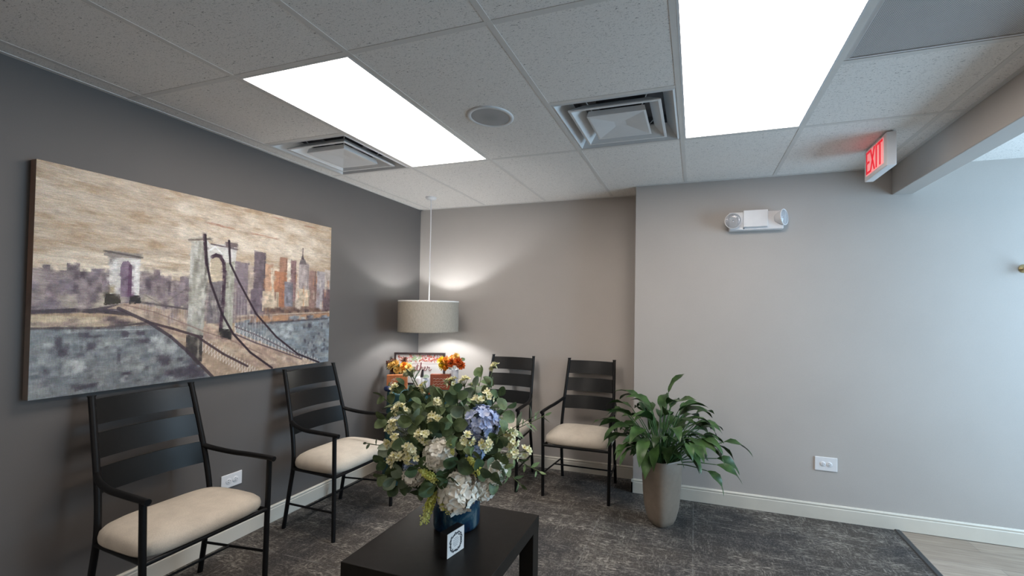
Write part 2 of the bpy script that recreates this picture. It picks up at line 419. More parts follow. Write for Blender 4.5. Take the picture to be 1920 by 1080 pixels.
zt, zb, sw = -0.028, -0.158, 0.0125
# seen from -x the reading direction runs towards smaller y
y = 0.120
lbox(y - sw, y, zb, zt); lbox(y - 0.052, y - sw, zt - sw, zt); lbox(y - 0.046, y - sw, (zt + zb) / 2 - sw / 2, (zt + zb) / 2 + sw / 2); lbox(y - 0.052, y - sw, zb, zb + sw)
y = 0.056
for (ya, yb) in ((y, y - 0.058), (y - 0.058, y)):
    s = 0.0072
    vs = [(xx, yy + dy, zz) for xx in (-0.0046, -0.0015) for yy, zz in ((ya, zb), (yb, zt)) for dy in (-s, s)]
    b.add(vs, [(0, 1, 3, 2), (4, 6, 7, 5), (0, 2, 6, 4), (1, 5, 7, 3), (0, 4, 5, 1), (2, 3, 7, 6)])
lbox(-0.034, -0.034 + sw, zb, zt)
lbox(-0.112, -0.046, zt - sw, zt); lbox(-0.0853, -0.0853 + sw, zb, zt - sw)
b.build('exit_letters', M_red, t)

M_lens = mat('clear_lens', (0.92, 0.94, 0.97), 0.05, trans=0.75, spec=0.6)
M_chrome = mat('reflector_chrome', (0.75, 0.76, 0.80), 0.12, metal=1.0)
t = thing('emergency_light', 'white emergency light with two round lamp heads high on the right wall', 'emergency light', (3.04, YN, 2.07))
b = MB(); b.box(-0.178, 0.178, -0.062, 0, -0.064, 0.066); b.build('housing', M_plastic, t, bevel=0.006)
b = MB(); b.box(-0.085, 0.075, -0.088, -0.060, -0.048, 0.072); b.build('battery_cover', M_plastic, t, bevel=0.004)
b = MB(); b.lathe([(0.004, 0), (0.004, 0.004), (0.0, 0.004)], (-0.08, -0.066, -0.056), 10); b.build('test_button', M_slot, t)
for cx, dirv in ((-0.150, Vector((-0.12, -0.95, -0.16))), (0.148, Vector((0.80, -0.55, 0.04)))):
    q = dirv.normalized().to_track_quat('Z', 'Y'); T4 = Matrix.Translation(Vector((cx, -0.055, 0.006 if cx < 0 else 0.012))) @ q.to_matrix().to_4x4()
    b = MB(); b.lathe([(0.0, -0.02), (0.030, -0.02), (0.040, 0.0), (0.052, 0.028), (0.057, 0.034), (0.057, 0.040), (0.053, 0.040), (0.050, 0.036)], seg=32, T=T4)
    hd = b.build('lamp_head', M_plastic, t)
    b = MB(); b.lathe([(0.051, 0.034), (0.042, 0.014), (0.025, 0.002), (0.008, -0.002), (0.006, 0.012), (0.0, 0.014)], seg=28, T=T4); b.build('reflector', M_chrome, hd)
    b = MB(); b.lathe([(0.054, 0.038), (0.045, 0.044), (0.025, 0.048), (0.0, 0.049)], seg=28, T=T4); b.build('lens', M_lens, hd)

def outlet(label, loc, rz, w, h):
    t = thing('wall_outlet', label, 'wall outlet', loc, rz)
    b = MB(); b.box(-w / 2, w / 2, -0.007, 0, -h / 2, h / 2); b.build('cover_plate', M_plastic, t, bevel=0.003)
    for s in (-1, 1):
        b = MB(); T4 = Matrix.Translation((s * 0.0195, -0.007, 0)) @ Matrix.Rotation(PI / 2, 4, 'X')
        b.lathe([(0.0170, -0.001), (0.0170, 0.002), (0.0155, 0.0028), (0.0, 0.0028)], seg=20, T=T4); f = b.build('socket', M_plastic, t)
        b = MB()
        for z in (-0.0062, 0.0062): b.box(s * 0.0195 - 0.0065, s * 0.0195 + 0.0025, -0.0101, -0.0095, z - 0.0011, z + 0.0011)
        b.lathe([(0.0024, 0), (0.0, 0.0004)], seg=8, T=Matrix.Translation((s * 0.0195 + 0.0085, -0.0099, 0)) @ Matrix.Rotation(PI / 2, 4, 'X'))
        b.build('slots', M_slot, f)
    b = MB(); b.lathe([(0.003, 0), (0.0, 0.001)], seg=8, T=Matrix.Translation((0, -0.0072, 0)) @ Matrix.Rotation(PI / 2, 4, 'X')); b.build('screw', M_grid, t)
outlet('white wall outlet low on the long right wall beside the plant', (3.496, YN, 0.378), 0, 0.137, 0.094)
outlet('white wall outlet on the charcoal wall behind the nearest chair', (0, 1.862, 0.368), PI / 2, 0.120, 0.080)
outlet('white wall outlet on the back wall, half hidden by the bouquet', (0.925, YB, 0.365), 0, 0.125, 0.096)

M_brass = mat('brass', (0.62, 0.50, 0.27), 0.3, metal=0.85)
t = thing('wall_peg', 'small round brass peg on the right wall at the far right edge of the photo', 'peg', (4.563, YN, 1.706))
T4 = Matrix.Rotation(PI / 2, 4, 'X')
b = MB(); b.lathe([(0.0, 0.0), (0.026, 0.0), (0.026, 0.004), (0.012, 0.008), (0.010, 0.03)], seg=24, T=T4); b.build('mount', M_brass, t)
b = MB(); b.lathe([(0.010, 0.028), (0.022, 0.034), (0.027, 0.046), (0.022, 0.058), (0.0, 0.062)], seg=24, T=T4); b.build('peg_head', M_brass, t)

# ------------------------------------------------------------------ pendant lamp in the corner
def linen_mat(name, base):
    m = mat(name, base, 0.85, spec=0.1)
    a = noise(m, coords(m, scale=(1, 1, 12)), 90, 2); c = noise(m, coords(m, scale=(8, 8, 1)), 40, 2)
    s = mth(m, 'MULTIPLY', mth(m, 'ADD', a, c), 0.5)
    setcol(m, ramp(m, s, [(0.35, tuple(x * 0.78 for x in base)), (0.65, tuple(min(1, x * 1.18) for x in base))])); bump(m, s, 0.3, 0.001)
    return m
M_linen = linen_mat('shade_linen', (0.45, 0.41, 0.345))
M_shadein = mat('shade_lining', (0.85, 0.84, 0.80), 0.7)
M_rim = mat('shade_rim', (0.9, 0.9, 0.88), 0.5)
M_bulb = mat('lamp_bulb', (1, 1, 1), 0.4, emit=(0.95, 0.98, 1.0), estr=820.0)
t = thing('pendant_lamp', 'drum shade pendant lamp of grey beige linen hanging in the corner', 'pendant lamp', (0.385, 3.262, 0))
b = MB(); b.lathe([(0.048, H), (0.048, H - 0.006), (0.040, H - 0.016), (0.014, H - 0.024), (0.0, H - 0.024)], seg=28); b.build('canopy', M_plastic, t)
b = MB(); b.tube([(0, 0, H - 0.02), (0.002, 0.001, 2.1), (0, 0, 1.8), (0, 0, 1.40)], 0.0045, 8); b.build('cord', M_plastic, t)
b = MB(); R = 0.258; zt, zb = 1.476, 1.206
b.lathe([(R, zb), (R, zt)], seg=64); sh = b.build('shade', M_linen, t)
b = MB(); b.lathe([(R - 0.003, zt - 0.002), (R - 0.003, zb + 0.002)], seg=64); b.build('lining', M_shadein, sh)
b = MB(); b.lathe([(R + 0.0012, zt - 0.009), (R + 0.0012, zt + 0.002), (0.205, zt + 0.002), (0.205, zt - 0.004), (R - 0.002, zt - 0.006)], seg=64); b.build('top_rim_baffle', M_rim, sh)  # visible rim, with an inward flange added to narrow the bulb's upward light
b = MB(); b.lathe([(R + 0.0008, zb + 0.006), (R + 0.0008, zb - 0.001), (0.205, zb - 0.001), (0.205, zb + 0.004)], seg=64); b.build('bottom_rim_baffle', M_linen, sh)  # inward flange added to shape the lower arc of light on the walls
b = MB()
for k in range(3): b.tube([(0.018 * math.cos(k * 2.094), 0.018 * math.sin(k * 2.094), 1.40), (0.206 * math.cos(k * 2.094), 0.206 * math.sin(k * 2.094), zt - 0.001)], 0.002, 6)
b.build('spider_frame', M_rim, t)
b = MB(); b.lathe([(0.0, 1.415), (0.018, 1.415), (0.018, 1.372), (0.0, 1.372)], seg=16); b.build('lamp_holder', M_plastic, t)
b = MB(); b.sphere((0, 0, 1.333), 0.034, 16, 10); b.build('bulb', M_bulb, t)

# ================================================================== PAINTING
PW, PH = 540, 356
rng = np.random.default_rng(5)
img = np.zeros((PH, PW, 3)); img[:] = (0.66, 0.57, 0.47)
def c8(r, g, b): return np.array([r, g, b]) / 255.0
yy, xx = np.mgrid[0:PH, 0:PW]; ss = (xx + 0.5) / PW; tt = (yy + 0.5) / PH
def pmask(pts):
    """even-odd test of the polygon over the canvas"""
    m = np.zeros((PH, PW), bool); n = len(pts)
    for k in range(n):
        (x1, y1), (x2, y2) = pts[k], pts[(k + 1) % n]
        if y1 == y2: continue
        m ^= ((y1 > tt) != (y2 > tt)) & (ss < (x2 - x1) * (tt - y1) / (y2 - y1) + x1)
    return m
def fill(pts, col, a=1.0, jit=0.03):
    m = pmask(pts); img[m] = img[m] * (1 - a) + (np.asarray(col) + rng.normal(0, jit)) * a; return m
def dab(cx, cy, w, h, col, a=0.8, ang=0.0, clip=None):
    x0, x1 = int(max(0, (cx - w - h) * PW)), int(min(PW, (cx + w + h) * PW + 1)); y0, y1 = int(max(0, (cy - h - w) * PH)), int(min(PH, (cy + h + w) * PH + 1))
    if x1 <= x0 or y1 <= y0: return
    dx = ss[y0:y1, x0:x1] - cx; dy = (tt[y0:y1, x0:x1] - cy)
    u = dx * math.cos(ang) + dy * math.sin(ang); v_ = -dx * math.sin(ang) + dy * math.cos(ang)
    rag = 0.75 + 0.5 * rng.random((y1 - y0, x1 - x0))
    m = np.clip(1.6 - np.maximum(np.abs(u) / w, np.abs(v_) / h) * 1.3 * rag, 0, 1) * a
    if clip is not None: m = m * clip[y0:y1, x0:x1]
    img[y0:y1, x0:x1] = img[y0:y1, x0:x1] * (1 - m[..., None]) + np.asarray(col) * m[..., None]
def stroke(pts, w, col, a=0.9):
    for k in range(len(pts) - 1):
        (x1, y1), (x2, y2) = pts[k], pts[k + 1]
        L2 = (x2 - x1) ** 2 + ((y2 - y1) * PH / PW) ** 2 + 1e-9
        q = np.clip(((ss - x1) * (x2 - x1) + (tt - y1) * (y2 - y1) * (PH / PW) ** 2) / L2, 0, 1)
        d = np.hypot(ss - (x1 + q * (x2 - x1)), (tt - (y1 + q * (y2 - y1))) * PH / PW)
        m = np.clip((w - d) / 0.0018 + 0.5, 0, 1)[..., None] * a
        img[:] = img * (1 - m) + np.asarray(col) * m
sky_cols = [c8(198, 184, 166), c8(184, 169, 152), c8(210, 198, 182), c8(192, 176, 157), c8(174, 160, 146), c8(203, 189, 170)]
for k in range(1500):
    y = rng.random() * 0.62; dab(rng.random(), y, 0.010 + 0.04 * rng.random(), 0.003 + 0.014 * rng.random(), sky_cols[rng.integers(6)], 0.40, rng.normal(0.05, 0.16))
for k in range(90): dab(0.35 + 0.6 * rng.random(), 0.06 + 0.25 * rng.random(), 0.015 + 0.03 * rng.random(), 0.012 + 0.02 * rng.random(), c8(214, 202, 186), 0.5)
for k in range(40): dab(rng.random() * 0.5, 0.36 + 0.10 * rng.random(), 0.03 + 0.06 * rng.random(), 0.004 + 0.01 * rng.random(), c8(220, 208, 190), 0.55)
for x, y in ((0.46, 0.135), (0.50, 0.14), (0.63, 0.15), (0.69, 0.155), (0.88, 0.03), (0.72, 0.02)): dab(x, y, 0.03, 0.005, c8(150, 96, 74), 0.5, 0.03)
# left skyline
skyL = [(-.01, .452), (.018, .45), (.018, .436), (.034, .436), (.034, .455), (.066, .455), (.066, .421), (.094, .419), (.094, .455), (.118, .455), (.118, .438), (.150, .436), (.152, .470), (.20, .470), (.236, .462), (.236, .432), (.262, .430), (.262, .446), (.274, .446), (.274, .418), (.292, .418), (.294, .462), (.318, .462), (.318, .47), (.352, .468), (.352, .446), (.385, .440), (.385, .60), (.235, .63), (.162, .64), (-.01, .64)]
mL = fill(skyL, c8(128, 114, 116))
mau = [c8(112, 98, 104), c8(140, 126, 128), c8(96, 84, 90), c8(156, 142, 138), c8(120, 110, 118), c8(168, 154, 146)]
for k in range(46):
    x0 = rng.random() * .385; y0 = .425 + .09 * rng.random(); w0 = .010 + .018 * rng.random(); fill([(x0, y0), (x0 + w0, y0 + .003), (x0 + w0, .62), (x0, .62)], mau[rng.integers(6)], .55)
for k in range(430):
    dab(rng.random() * 0.40, 0.43 + 0.2 * rng.random(), 0.006 + 0.016 * rng.random(), 0.012 + 0.035 * rng.random(), mau[rng.integers(6)], 0.7, 0, mL)
for k in range(26): dab(0.02 + 0.34 * rng.random(), 0.56 + 0.06 * rng.random(), 0.012, 0.016, c8(176, 164, 148), 0.6, 0, mL)
for k in range(20): dab(0.05 + 0.3 * rng.random(), 0.45 + 0.08 * rng.random(), 0.006, 0.02, c8(74, 62, 68), 0.6, 0, mL)
# left water
wl = [(-.01, .69), (.263, .685), (.335, .76), (.385, .845), (.47, 1.01), (-.01, 1.01)]
mW = fill(wl, c8(122, 126, 128))
wc = [c8(114, 119, 123), c8(134, 138, 139), c8(102, 106, 112), c8(152, 154, 152), c8(124, 124, 124)]
for k in range(1100): dab(rng.random() * 0.47, 0.69 + 0.31 * rng.random(), 0.005 + 0.018 * rng.random(), 0.004 + 0.016 * rng.random(), wc[rng.integers(5)], 0.6, 0, mW)
for k in range(70): dab(rng.random() * 0.45, 0.72 + 0.27 * rng.random(), 0.003 + .008 * rng.random(), 0.006 + .012 * rng.random(), [c8(72, 66, 74), c8(176, 178, 176), c8(90, 88, 96)][rng.integers(3)], 0.55, 0, mW)
for x, y, w, h in ((.055, .77, .008, .03), (.065, .81, .014, .02), (.115, .73, .008, .025), (.125, .79, .010, .022), (.13, .745, .02, .006), (.205, .74, .008, .02), (.245, .74, .014, .012), (.25, .78, .022, .014), (.31, .87, .024, .02), (.315, .895, .016, .018), (.19, .85, .005, .03), (.12, .97, .02, .012), (.33, .95, .02, .015), (.37, .96, .03, .03), (.21, .93, .014, .008), (.03, .70, .03, .006), (.40, .93, .02, .05), (.42, .97, .03, .03)):
    dab(x, y, w, h, c8(66, 58, 68), 0.75, 0, mW)
for x, y, w, h in ((.30, .80, .018, .03), (.33, .83, .014, .03), (.10, .88, .012, .03), (.085, .86, .02, .02), (.28, .77, .01, .02), (.09, .72, .03, .008), (.23, .72, .05, .003), (.16, .72, .05, .003), (.22, .76, .03, .003)):
    dab(x, y, w, h, c8(188, 190, 188), 0.7, 0, mW)
# shore and strip at left
fill([(-.01, .648), (.257, .667), (.29, .70), (.141, .704), (-.01, .70)], c8(190, 172, 146))
for k in range(26): dab(rng.random() * 0.27, 0.665 + 0.035 * rng.random(), 0.012 + 0.02 * rng.random(), 0.006 + 0.008 * rng.random(), [c8(112, 96, 98), c8(202, 186, 160), c8(74, 62, 66), c8(160, 140, 128)][rng.integers(4)], 0.75)
stroke([(-.01, .637), (.085, .628), (.157, .634), (.263, .655)], 0.006, c8(62, 52, 56), 0.85)
stroke([(.12, .632), (.18, .612), (.235, .645)], 0.007, c8(70, 60, 64), 0.85)
stroke([(-.01, .703), (.14, .708), (.26, .69)], 0.0035, c8(66, 56, 58), 0.8)
# bridge deck
dk = [(.156, .621), (.197, .594), (.235, .59), (.318, .631), (.38, .66), (.486, .70), (.55, .755), (.632, .815), (.722, .869), (.851, .955), (.95, 1.01), (.467, 1.01), (.382, .845), (.328, .76), (.263, .682), (.186, .62)]
mD = fill(dk, c8(176, 154, 134))
dc = [c8(190, 170, 148), c8(160, 136, 120), c8(200, 184, 164), c8(146, 124, 116), c8(184, 158, 140)]
for k in range(420):
    q = rng.random(); dab(.18 + .72 * q + rng.normal(0, .02), .60 + .40 * q + rng.normal(0, .05), .010 + .03 * rng.random(), .004 + .008 * rng.random(), dc[rng.integers(5)], 0.6, 0.62, mD)
# right skyline
mR = fill([(.53, .45), (.60, .40), (.70, .42), (.80, .36), (.90, .38), (1.01, .36), (1.01, .66), (.53, .68)], c8(150, 128, 118))
bl = [((.529, .331), (.597, .654), (118, 106, 112)), ((.591, .345), (.62, .654), (178, 162, 150)), ((.615, .254), (.664, .518), (112, 100, 106)), ((.663, .326), (.697, .562), (182, 146, 122)),
      ((.689, .349), (.731, .616), (206, 190, 170)), ((.706, .366), (.772, .597), (176, 124, 96)), ((.727, .268), (.764, .367), (156, 120, 102)), ((.764, .271), (.788, .539), (208, 196, 180)), ((.783, .282), (.811, .557), (128, 100, 100)),
      ((.809, .287), (.837, .615), (198, 182, 166)), ((.825, .290), (.877, .473), (164, 152, 150)), ((.878, .336), (.919, .614), (146, 120, 112)), ((.922, .335), (.973, .614), (156, 148, 150)), ((.967, .318), (1.01, .613), (168, 156, 148)),
      ((.603, .494), (.666, .645), (104, 92, 100)), ((.654, .499), (.727, .626), (200, 182, 160)), ((.753, .43), (.797, .596), (132, 130, 138)), ((.829, .472), (.883, .594), (196, 180, 158)), ((.957, .461), (1.01, .624), (110, 92, 96))]
for (p, q, c) in bl:
    m = fill([p, (q[0], p[1] + 0.004), q, (p[0], q[1])], c8(*c), 0.95)
    for k in range(16):
        dab(p[0] + rng.random() * (q[0] - p[0]), p[1] + rng.random() * (q[1] - p[1]), .003 + .006 * rng.random(), .010 + .022 * rng.random(), np.clip(c8(*c) * (0.72 + 0.5 * rng.random()), 0, 1), 0.6, 0, m)
    dab(q[0] - .004, (p[1] + q[1]) / 2, .003, (q[1] - p[1]) / 2, c8(*c) * 0.62, 0.6)
for k in range(30): dab(.66 + .33 * rng.random(), .40 + .2 * rng.random(), .003, .03, [c8(224, 212, 192), c8(120, 84, 78), c8(196, 134, 96)][rng.integers(3)], 0.6)
stroke([(.842, .19), (.842, .275)], .0022, c8(70, 60, 64)); fill([(.832, .275), (.842, .225), (.852, .275)], c8(86, 76, 80)); fill([(.826, .30), (.830, .27), (.856, .27), (.862, .30)], c8(120, 110, 110))
for k in range(34): dab(.66 + .33 * rng.random(), .61 + .03 * rng.random(), .012, .012, [c8(70, 56, 56), c8(120, 92, 76), c8(96, 74, 66)][rng.integers(3)], 0.7)
# right shore and water
wr = [(.546, .70), (.617, .67), (.773, .66), (1.01, .645), (1.01, 1.01), (.935, 1.0), (.722, .869), (.55, .755)]
mV = fill(wr, c8(128, 138, 146))
for k in range(520): dab(.55 + .45 * rng.random(), .68 + .3 * rng.random(), .006 + .02 * rng.random(), .003 + .012 * rng.random(), wc[rng.integers(5)], 0.6, 0, mV)
for k in range(36): dab(.78 + .22 * rng.random(), .72 + .25 * rng.random(), .006, .012, c8(62, 58, 68), 0.65, 0, mV)
for k in range(14): dab(.70 + .1 * rng.random(), .72 + .08 * rng.random(), .012, .014, c8(182, 188, 190), 0.55, 0, mV)
fill([(.617, .658), (.773, .655), (1.01, .64), (1.01, .665), (.78, .695), (.60, .70)], c8(178, 140, 112))
for k in range(16): dab(.78 + .22 * rng.random(), .665 + .012 * rng.random(), .014, .012, [c8(120, 128, 138), c8(70, 62, 70), c8(160, 166, 170)][rng.integers(3)], 0.8)
stroke([(.535, .66), (.773, .645), (1.01, .632)], .003, c8(196, 178, 158), 0.8); stroke([(.60, .706), (.80, .694), (1.01, .678)], .004, c8(60, 52, 60), 0.7)
for k in range(40): dab(.54 + .16 * rng.random(), .62 + .1 * rng.random(), .004, .02, [c8(130, 120, 122), c8(180, 170, 164), c8(90, 80, 86)][rng.integers(3)], 0.5)
# middle ground behind the near tower
mM = fill([(.385, .47), (.55, .46), (.55, .70), (.40, .68)], c8(120, 106, 106), 0.85)
for k in range(70): dab(.30 + .25 * rng.random(), .48 + .2 * rng.random(), .004, .03, mau[rng.integers(6)], 0.5)
for k in range(18): stroke([(.24 + .0085 * k, .575 + .003 * k), (.24 + .0085 * k, .63 + .0045 * k)], .0011, c8(184, 172, 164), 0.7)
stroke([(.235, .585), (.30, .600), (.375, .618)], .0035, c8(74, 64, 68), 0.8); stroke([(.24, .54), (.30, .595)], .0016, c8(90, 80, 80), 0.6); stroke([(.38, .50), (.30, .60)], .0016, c8(100, 90, 90), 0.5)
# far tower
fill([(.159, .378), (.239, .373), (.239, .42), (.159, .42)], c8(190, 184, 178))
fill([(.160, .378), (.187, .376), (.191, .55), (.163, .564)], c8(196, 190, 184)); fill([(.213, .381), (.236, .377), (.238, .553), (.216, .56)], c8(206, 202, 198))
fill([(.190, .562), (.187, .422), (.193, .393), (.206, .388), (.217, .411), (.217, .56)], c8(122, 104, 118)); fill([(.207, .40), (.216, .41), (.217, .56), (.208, .56)], c8(90, 62, 84))
fill([(.147, .362), (.171, .346), (.239, .350), (.242, .372), (.171, .376), (.147, .374)], c8(140, 130, 122)); stroke([(.147, .352), (.242, .366)], .003, c8(84, 76, 74), 0.8)
dab(.166, .39, .008, .02, c8(110, 100, 98), .7); dab(.173, .42, .006, .03, c8(226, 224, 222), .8); dab(.228, .45, .004, .06, c8(228, 226, 224), .7); dab(.168, .53, .008, .02, c8(150, 128, 84), .6)
fill([(.154, .552), (.187, .55), (.191, .592), (.150, .605)], c8(62, 54, 44)); fill([(.213, .554), (.239, .553), (.243, .591), (.211, .598)], c8(50, 44, 44))
# near tower
fill([(.451, .37), (.455, .324), (.475, .312), (.489, .338), (.492, .50), (.447, .50)], c8(190, 176, 154)); fill([(.447, .466), (.495, .454), (.495, .70), (.440, .70)], c8(98, 90, 92))
for k in range(24): dab(.442 + .05 * rng.random(), .48 + .2 * rng.random(), .003, .03, [c8(70, 64, 70), c8(140, 132, 128), c8(176, 166, 156)][rng.integers(3)], .6)
fill([(.382, .233), (.427, .209), (.444, .25), (.546, .234), (.54, .333), (.502, .348), (.483, .31), (.453, .316), (.446, .362), (.385, .38)], c8(204, 200, 194))
mT = fill([(.383, .252), (.429, .241), (.447, .37), (.439, .508), (.431, .763), (.378, .759), (.38, .497)], c8(170, 166, 154))
for k in range(90): dab(.38 + .06 * rng.random(), .25 + .5 * rng.random(), .004 + .005 * rng.random(), .03 + .03 * rng.random(), [c8(206, 204, 198), c8(140, 136, 124), c8(180, 176, 166), c8(120, 116, 108)][rng.integers(4)], .55, 0, mT)
for k in range(14): dab(.432 + .01 * rng.random(), .34 + .4 * rng.random(), .004, .03, c8(104, 100, 92), .6, 0, mT)
mT2 = fill([(.500, .353), (.539, .329), (.536, .568), (.534, .754), (.496, .735)], c8(164, 162, 148))
for k in range(40): dab(.50 + .04 * rng.random(), .34 + .4 * rng.random(), .004, .04, [c8(198, 196, 186), c8(130, 128, 116), c8(176, 174, 162)][rng.integers(3)], .5, 0, mT2)
stroke([(.455, .322), (.468, .309), (.482, .314), (.496, .345), (.500, .40), (.499, .553), (.491, .745)], .0065, c8(58, 40, 52), .95)
stroke([(.443, .29), (.465, .262), (.49, .30)], .003, c8(226, 226, 226), .8); dab(.515, .28, .02, .03, c8(214, 212, 210), .7); dab(.40, .30, .006, .05, c8(226, 224, 220), .6)
fill([(.376, .236), (.446, .208), (.454, .228), (.38, .253)], c8(196, 186, 170)); stroke([(.376, .245), (.446, .222)], .003, c8(86, 74, 70)); stroke([(.45, .25), (.545, .26)], .0025, c8(80, 66, 72)); fill([(.500, .224), (.546, .226), (.552, .248), (.503, .257)], c8(110, 96, 96))
stroke([(.425, .205), (.432, .30), (.436, .37)], .0055, c8(58, 36, 50)); stroke([(.513, .215), (.516, .30)], .0035, c8(62, 42, 54))
mB = fill([(.375, .759), (.431, .763), (.429, .914), (.415, .925), (.377, .852)], c8(52, 46, 44)); fill([(.485, .726), (.533, .737), (.532, .797), (.492, .784)], c8(46, 42, 42))
dab(.416, .84, .003, .06, c8(190, 180, 160), .6); dab(.395, .78, .008, .03, c8(96, 92, 82), .6, 0, mB)
# palette-knife touches over everything painted so far
for k in range(5200):
    px, py = rng.integers(PW), rng.integers(PH); q = (py / PH) > .4
    dab((px + .5) / PW, (py + .5) / PH, .003 + .008 * rng.random(), .003 + .006 * rng.random() * (2 if q else 1), np.clip(img[py, px] * ((.78 if q else .90) + (.46 if q else .2) * rng.random()), 0, 1), .42, rng.normal(0, .2))
# truss fences and rails
for k in range(26):
    q = k / 25; x = .545 + .39 * q; y = .76 + .235 * q
    stroke([(x, y - .055 + .03 * q), (x + .002, y + .012)], .0014, c8(214, 208, 204), .8); stroke([(x, y), (x + .016, y - .045 + .03 * q)], .0011, c8(204, 198, 196), .7)
stroke([(.545, .72), (.63, .775), (.72, .845), (.84, .94)], .0024, c8(92, 78, 84), .8); stroke([(.545, .765), (.63, .825), (.72, .88), (.85, .96)], .0028, c8(84, 68, 74), .8)
for k in range(20):
    q = k / 19; x = .43 + .20 * q; y = .80 + .20 * q
    stroke([(x, y - .02), (x + .001, y + .05)], .0013, c8(216, 206, 196), .75); stroke([(x, y + .05), (x + .022, y + .0)], .0012, c8(216, 206, 196), .7)
for k in range(14): x = .52 + .012 * k; stroke([(x, .45 + .022 * k), (x, .72 + .010 * k)], .0008, c8(196, 188, 184), .55)
stroke([(.257, .682), (.335, .722), (.413, .767), (.427, .788), (.504, .877), (.599, .965)], .0042, c8(66, 50, 54), .9)
stroke([(.186, .618), (.263, .684), (.328, .762), (.382, .847), (.467, 1.0)], .0050, c8(64, 52, 58), .85)
stroke([(.20, .60), (.28, .635), (.36, .69), (.43, .74), (.53, .80), (.66, .90)], .0020, c8(130, 106, 100), .7)
stroke([(.429, .204), (.437, .364), (.451, .466), (.495, .645), (.539, .763), (.609, .882), (.705, .995)], .0040, c8(44, 30, 38), .95)
stroke([(.514, .217), (.52, .349), (.556, .455), (.629, .645), (.721, .795), (.828, .921), (.945, .998)], .0038, c8(44, 30, 38), .95)
tex = rng.normal(0, 1, (PH, PW)); tex = sum(np.roll(tex, k, 1) for k in range(9)) / 3.0 + .6 * rng.normal(0, 1, (PH, PW))
tv = rng.normal(0, 1, (PH, PW)); tv = sum(np.roll(tv, k, 0) for k in range(7)) / 2.6; tex = np.where(tt > .62, .5 * tex + .8 * tv, tex)
img = np.clip(img * (1 + .032 * tex[..., None]) * 1.04 + rng.normal(0, 0.010, img.shape), 0.02, 1)
lin = np.where(img <= 0.04045, img / 12.92, ((img + 0.055) / 1.055) ** 2.4)
t = thing('painting', 'wide canvas painting of a suspension bridge and city skyline on the charcoal wall', 'painting', (0, 1.010, 1.007))
gxs, gys = np.meshgrid(np.linspace(0, 1.5, PW + 1), np.linspace(0.993, 0, PH + 1))
co = np.stack([np.full(gxs.size, 0.045), gxs.ravel(), gys.ravel()], 1)
idx = np.arange(gxs.size).reshape(PH + 1, PW + 1)
fa = np.stack([idx[:-1, :-1], idx[1:, :-1], idx[1:, 1:], idx[:-1, 1:]], -1).reshape(-1, 4)
me = bpy.data.meshes.new('canvas'); me.vertices.add(len(co)); me.vertices.foreach_set('co', co.ravel())
me.loops.add(fa.size); me.loops.foreach_set('vertex_index', fa.ravel()); me.polygons.add(len(fa))
me.polygons.foreach_set('loop_start', np.arange(len(fa)) * 4)
me.update(calc_edges=True)
ca = me.color_attributes.new('paint', 'FLOAT_COLOR', 'CORNER')
ca.data.foreach_set('color', np.repeat(np.concatenate([lin.reshape(-1, 3), np.ones((PH * PW, 1))], 1), 4, axis=0).ravel().astype(np.float32))
M_paint = mat('oil_paint', (0.5, 0.5, 0.5), 0.5, spec=0.3)
at = N(M_paint, 'ShaderNodeVertexColor', layer_name='paint')
n1 = noise(M_paint, coords(M_paint, scale=(1, 1, 4)), 60, 4); rb = ramp(M_paint, n1, [(0.3, (0.90, 0.90, 0.90)), (0.7, (1.06, 1.06, 1.06))])
setcol(M_paint, mix(M_paint, 1.0, at.outputs['Color'], rb, 'MULTIPLY')); bump(M_paint, n1, 0.35, 0.002)
me.materials.append(M_paint)
o = bpy.data.objects.new('canvas', me); S.collection.objects.link(o); o.parent = t
M_wrap = mat('canvas_wrap', (0.3, 0.2, 0.15), 0.6)
v = coords(M_wrap); sp = N(M_wrap, 'ShaderNodeSeparateXYZ'); link(M_wrap, v, sp.inputs[0])
cw = ramp(M_wrap, sp.outputs[2], [(0.0, (0.10, 0.10, 0.10)), (0.28, (0.13, 0.12, 0.11)), (0.40, (0.07, 0.045, 0.045)), (0.55, (0.24, 0.13, 0.085)), (0.97, (0.20, 0.10, 0.07))])
setcol(M_wrap, mix(M_wrap, noise(M_wrap, v, 24, 4), cw, (0.24, 0.18, 0.15)))
b = MB(); b.box(0.004, 0.0445, 0.0004, 1.4996, 0.0004, 0.9926); b.build('stretcher_wrap', M_wrap, t)
